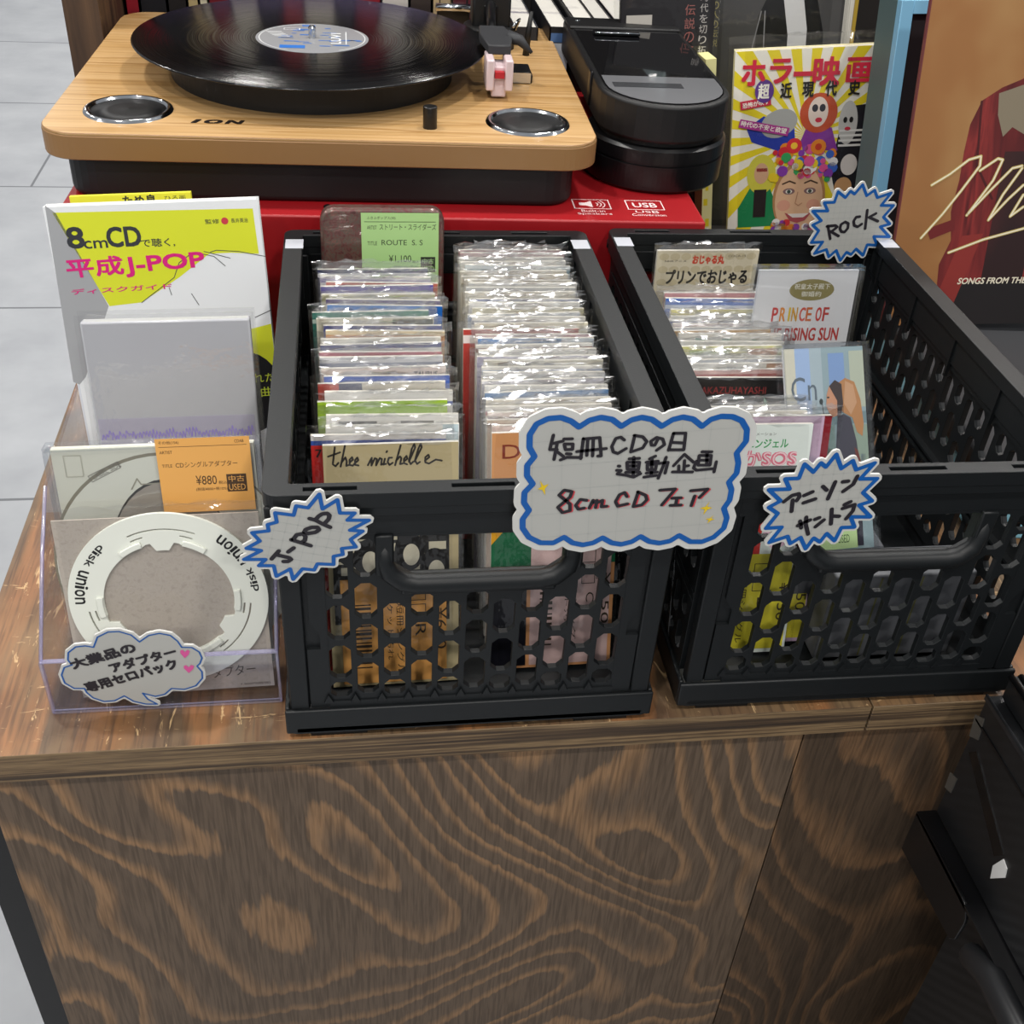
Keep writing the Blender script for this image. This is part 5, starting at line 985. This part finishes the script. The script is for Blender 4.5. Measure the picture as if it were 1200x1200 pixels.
P.up().rect(.12, 0, 31.2, 31.4, LPM); P.up(); coat = m_noisecol('red_jacket_paint', [(.3, '4a1618'), (.5, '6d2222'), (.62, '8d2f2c'), (.72, '5a1a1c')], 6, .4, 0, (4, 1, .9), 1.2)
A = U(TR['lp_coat'][0]); ext = [(16, 30), (20, 28), (23.5, 19), (25, 5), (24, 1), A[0]]
P.poly([A[0]] + A[1:10] + [(11, A[9][1]+2.2), (14, A[9][1]+2), (18, A[9][1]-1), (20.5, 12), (21, 2), (20, 0), (3.0, 0)], coat); P.up()
B = U(TR['lp_coat'][1]); P.poly(B[:2] + [(12.4, B[1][1]), (12.6, B[1][1]-5), (11.5, B[2][1]-2), B[3], B[4], B[5]], mat('857a66', .5)); P.rect(6.4, 0, 13, 4.2, mat('1c1718', .5)); P.rect(9, 4.2, 4, 12, m_noisecol('dark_fold', [(.4, '2a1516'), (.6, '4a2020')], 5, .5))
P.up(); P.poly([(4.2, 0), (6.4, 8.6), (8.4, 8.8), (6.2, 0)], mat('8a2f2a', .4)); P.poly([(2.9, 9.3), (3.4, 8.3), (5.6, 9.2), (5.4, 10.2)], mat('6d2222', .4))
P.stroke([(6.0, 20.5), (6.6, 15), (8.6, 12)], .2, mat('4a1618', .4))
P.up(); gd = mat('d9c27a', .3, .3)
for L in TR['lp_sig']: P.stroke(U(L), .28, gd)
last = U(TR['lp_sig'][6])[-1]; P.stroke([last, (14, last[1]+1.0), (20, last[1]+2.2)], .28, gd); P.up()
for L in TR['lp_sig']: P.stroke(U(L), .12, mat('f3ecd2', .3))
x, z = U(TR['lp_txt'][0])[0]; P.text('SONGS FROM THE MOTION PICTURE', x, z-.02, 13.5, .62, mat('e6ddc6', .4), 0, .03, .2); P.obj('printed_sleeve', t)

# ---------------------------------------------------------------- handwritten signs
SIGN = mat('b3b3ae', .45); WHITE = mat('cdcdc9', .4); SBLUE = mat('0a58a6', .45); INK = mat('231f26', .5); GRIDM = mat('a9aca9', .5)
def grow(poly, d):
    """outline set off outwards by d"""
    n = len(poly); q = []
    for i in range(n):
        a, b = Vector(poly[i]), Vector(poly[(i+1) % n]); k = max(1, int((b-a).length/.12))
        for j in range(k): q.append(a.lerp(b, j/k))
    area = sum(a.x*b.y-b.x*a.y for a, b in zip(q, q[1:]+q[:1])); sg = 1 if area > 0 else -1; out = []; N = len(q)
    for i in range(N):
        a, b, c = q[i-1], q[i], q[(i+1) % N]; t1, t2 = (b-a).normalized(), (c-b).normalized()
        ang = t1.cross(t2) if hasattr(t1, 'cross') and len(t1) == 3 else t1.x*t2.y-t1.y*t2.x
        n1 = Vector((t1.y, -t1.x))*sg; n2 = Vector((t2.y, -t2.x))*sg
        m = 5 if ang*sg > .2 else 1
        for j in range(m):
            v = n1.lerp(n2, (j+.5)/m if m == 1 else j/(m-1))
            if v.length > 1e-6: out.append(b + v.normalized()*d)
    ok = []
    for p in out:
        if min((p-x).length for x in q) > d*.97: ok.append((p.x, p.y))
    return ok
def sign(label, loc, outline, border, lw, grid, strokes, draw=None, slant=-.06, rot=None):
    t = thing('handwritten_sign', label, 'sign', loc, rot, 'white handwritten shop signs')
    P = Pt(); big = grow(outline, border); P.prism(big, -.07, .07, WHITE, 'y'); P.obj('card', t)
    P = Pt(); P.y = -.075; P.up().poly(grow(outline, .02), SIGN); P.up()
    xs = [a for a, b in outline]; zs = [b for a, b in outline]
    def inside(x, z):
        c = False; n = len(outline)
        for i in range(n):
            (x1, z1), (x2, z2) = outline[i], outline[(i+1) % n]
            if (z1 > z) != (z2 > z) and x < (x2-x1)*(z-z1)/(z2-z1)+x1: c = not c
        return c
    for hor in (0, 1):
        v = (min(zs) if hor else min(xs)) + grid*.4
        while v < (max(zs) if hor else max(xs)):
            s0, s1 = (min(xs), max(xs)) if hor else (min(zs), max(zs)); seg = None; k = s0
            while k <= s1+.1:
                p = (k, v - slant*(k-s0)) if hor else (v + slant*(k-s0), k)
                if inside(*p):
                    if seg is None: seg = p
                    lastp = p
                elif seg is not None:
                    if math.hypot(lastp[0]-seg[0], lastp[1]-seg[1]) > .3: P.stroke([seg, lastp], .025, GRIDM)
                    seg = None
                k += .1
            v += grid
    P.obj('squared_paper', t)
    P = Pt(); P.y = -.095; P.up().stroke(outline, lw, SBLUE, True); P.obj('blue_outline', t)
    P = Pt(); P.y = -.11; P.up()
    if draw: draw(P)
    for wd, L in strokes:
        for q in L: P.stroke(q, wd, INK)
    P.obj('handwriting', t)
    return t
sign('spiky white sign with J-POP written on a slant, at the left crate corner', (2.4, -.42, 16.9), TR['jp_out'][0], .27, .22, .62, [(.25, TR['jp_txt'])], None, .25)
sign('spiky white sign with ROCK in black marker, clipped to the far rim', (46.4, 34.15, 20.75), TR['rk_out'][0], .27, .24, .48, [(.24, TR['rk_txt'])])
sign('spiky white sign with two lines of Japanese marker on the right crate', (31.6, -.12, 18), TR['an_out'][0], .30, .26, .62, [(.26, TR['an_txt'])])
def fair(P):
    rd = mat('c4434c', .5); ye = mat('e3c21f', .5)
    for L in TR['mn_8c'] + TR['mn_cd']: P.stroke([(a+.1, b-.03) for a, b in L], .17, rd)
    for L in TR['mn_star'] + TR['mn_star2']: P.poly(L, ye)
    P.up()
    for L in TR['mn_8c'] + TR['mn_cd']: P.stroke(L, .2, INK)
sign('large white cloud-edged sign about the 8cm CD fair, hung across both crates', (20.4, -.62, 20.1), TR['mn_out'][0], .56, .34, 1.62, [(.19, TR['mn_txt']+TR['mn_txt2'])], fair)
def speech(P):
    pk = mat('d8579a', .5)
    for L in TR['sp_h']: P.poly(L, pk)
    for s, (a, b), h in (('大業品の', TR['sp_t'][0], .62), ('アダプター', TR['sp_t'][1], .62), ('専用セロパック', TR['sp_t'][2], .66)):
        d = Vector((b[0]-a[0], b[1]-a[1])); P.text(s, a[0], a[1], d.length, h+.25, INK, math.degrees(math.atan2(d.y, d.x)), .05)
sign('white speech bubble sign with pink hearts stuck on the acrylic stand', (-10.6, 3.26, 2.6), TR['sp_out'][0], .2, .1, 50, [], speech)

# ---------------------------------------------------------------- black bin in front of the counter, right edge
t = thing('storage_bin', 'black fluted plastic storage bin standing before the right end of the counter', 'bin', (0, 0, -Z0))
H = Z0
P = Pt(); P.box(47.2, 90, -52, -7.0, 0, H-9.3, CORR, .15, 1); P.obj('lower_body', t)
P = Pt(); P.box(46.3, 90.5, -52, -1.9, H-9.4, H+2.7, CORR, .12, 1); P.box(46.22, 46.32, -52, -1.9, H+.32, H+.5, BLACKP); P.box(46.15, 46.4, -52, -1.85, H+2.3, H+2.85, mat('222326', .3), .1, 1); P.obj('upper_body', t)
P = Pt(); P.box(47.0, 90, -52, -2.3, H+2.9, H+4.9, CORR, .1, 1)
for i in range(18): P.tube([(47.0 + 1.1*i*.6, -52, H+4.9), (47.0 + 1.1*i*.6, -2.4, H+4.9)], .22, BLACKP, 6)
P.obj('lid', t)
P = Pt(); pr = [(-1.8, H-13.8), (-1.8, H-9.5), (-9.0, H-9.3)] + [(-9.0-1.3*math.sin(R(a)), H-10.6+1.3*math.cos(R(a))) for a in (20, 45, 70, 90)] + [(-10.2, H-12.6), (-9.7, H-13.3)]
P.prism(pr, 44.9, 45.15, BLACKP, 'x', .05, 1); P.box(44.9, 46.4, -52, -1.8, H-9.75, H-9.45, BLACKP); P.obj('flange', t)
P = Pt(); P.tube([(45.2, -11.6, H-12.6), (44.6, -12.4, H-11.0), (44.7, -14.5, H-10.2), (44.8, -40, H-10.2)], [.6, .9, 1.0, 1.0], mat('1d1e20', .28), 12); P.obj('handle', t)
P = Pt(); P.T = Matrix.Identity(4); P.prism([(-9.4, H-4.8), (-10.0, H-5.0), (-10.2, H-5.7), (-9.2, H-7.2), (-8.9, H-6.2)], 46.2, 46.28, 'd6d6d4', 'x'); P.obj('paper_scrap', t)
P = Pt(); P.prism([(-2.6, H-2.2), (-3.2, H-1.4), (-9.2, H-4.6), (-8.6, H-5.6)], 46.24, 46.29, mat('0d0d0e', .2), 'x'); P.prism([(-1.7, H+.6), (-2.6, H+1.2), (-2.9, H-.6), (-2.0, H-1.2)], 46.22, 46.3, mat('4d4a45', .3), 'x'); P.prism([(-1.75, H-5.3), (-2.6, H-5.0), (-2.6, H-6.5), (-1.85, H-6.8)], 46.22, 46.3, mat('4d4a45', .3), 'x'); P.obj('tape_strips', t)
for o in (PURGE if 'PURGE' in globals() else []): bpy.data.objects.remove(o)
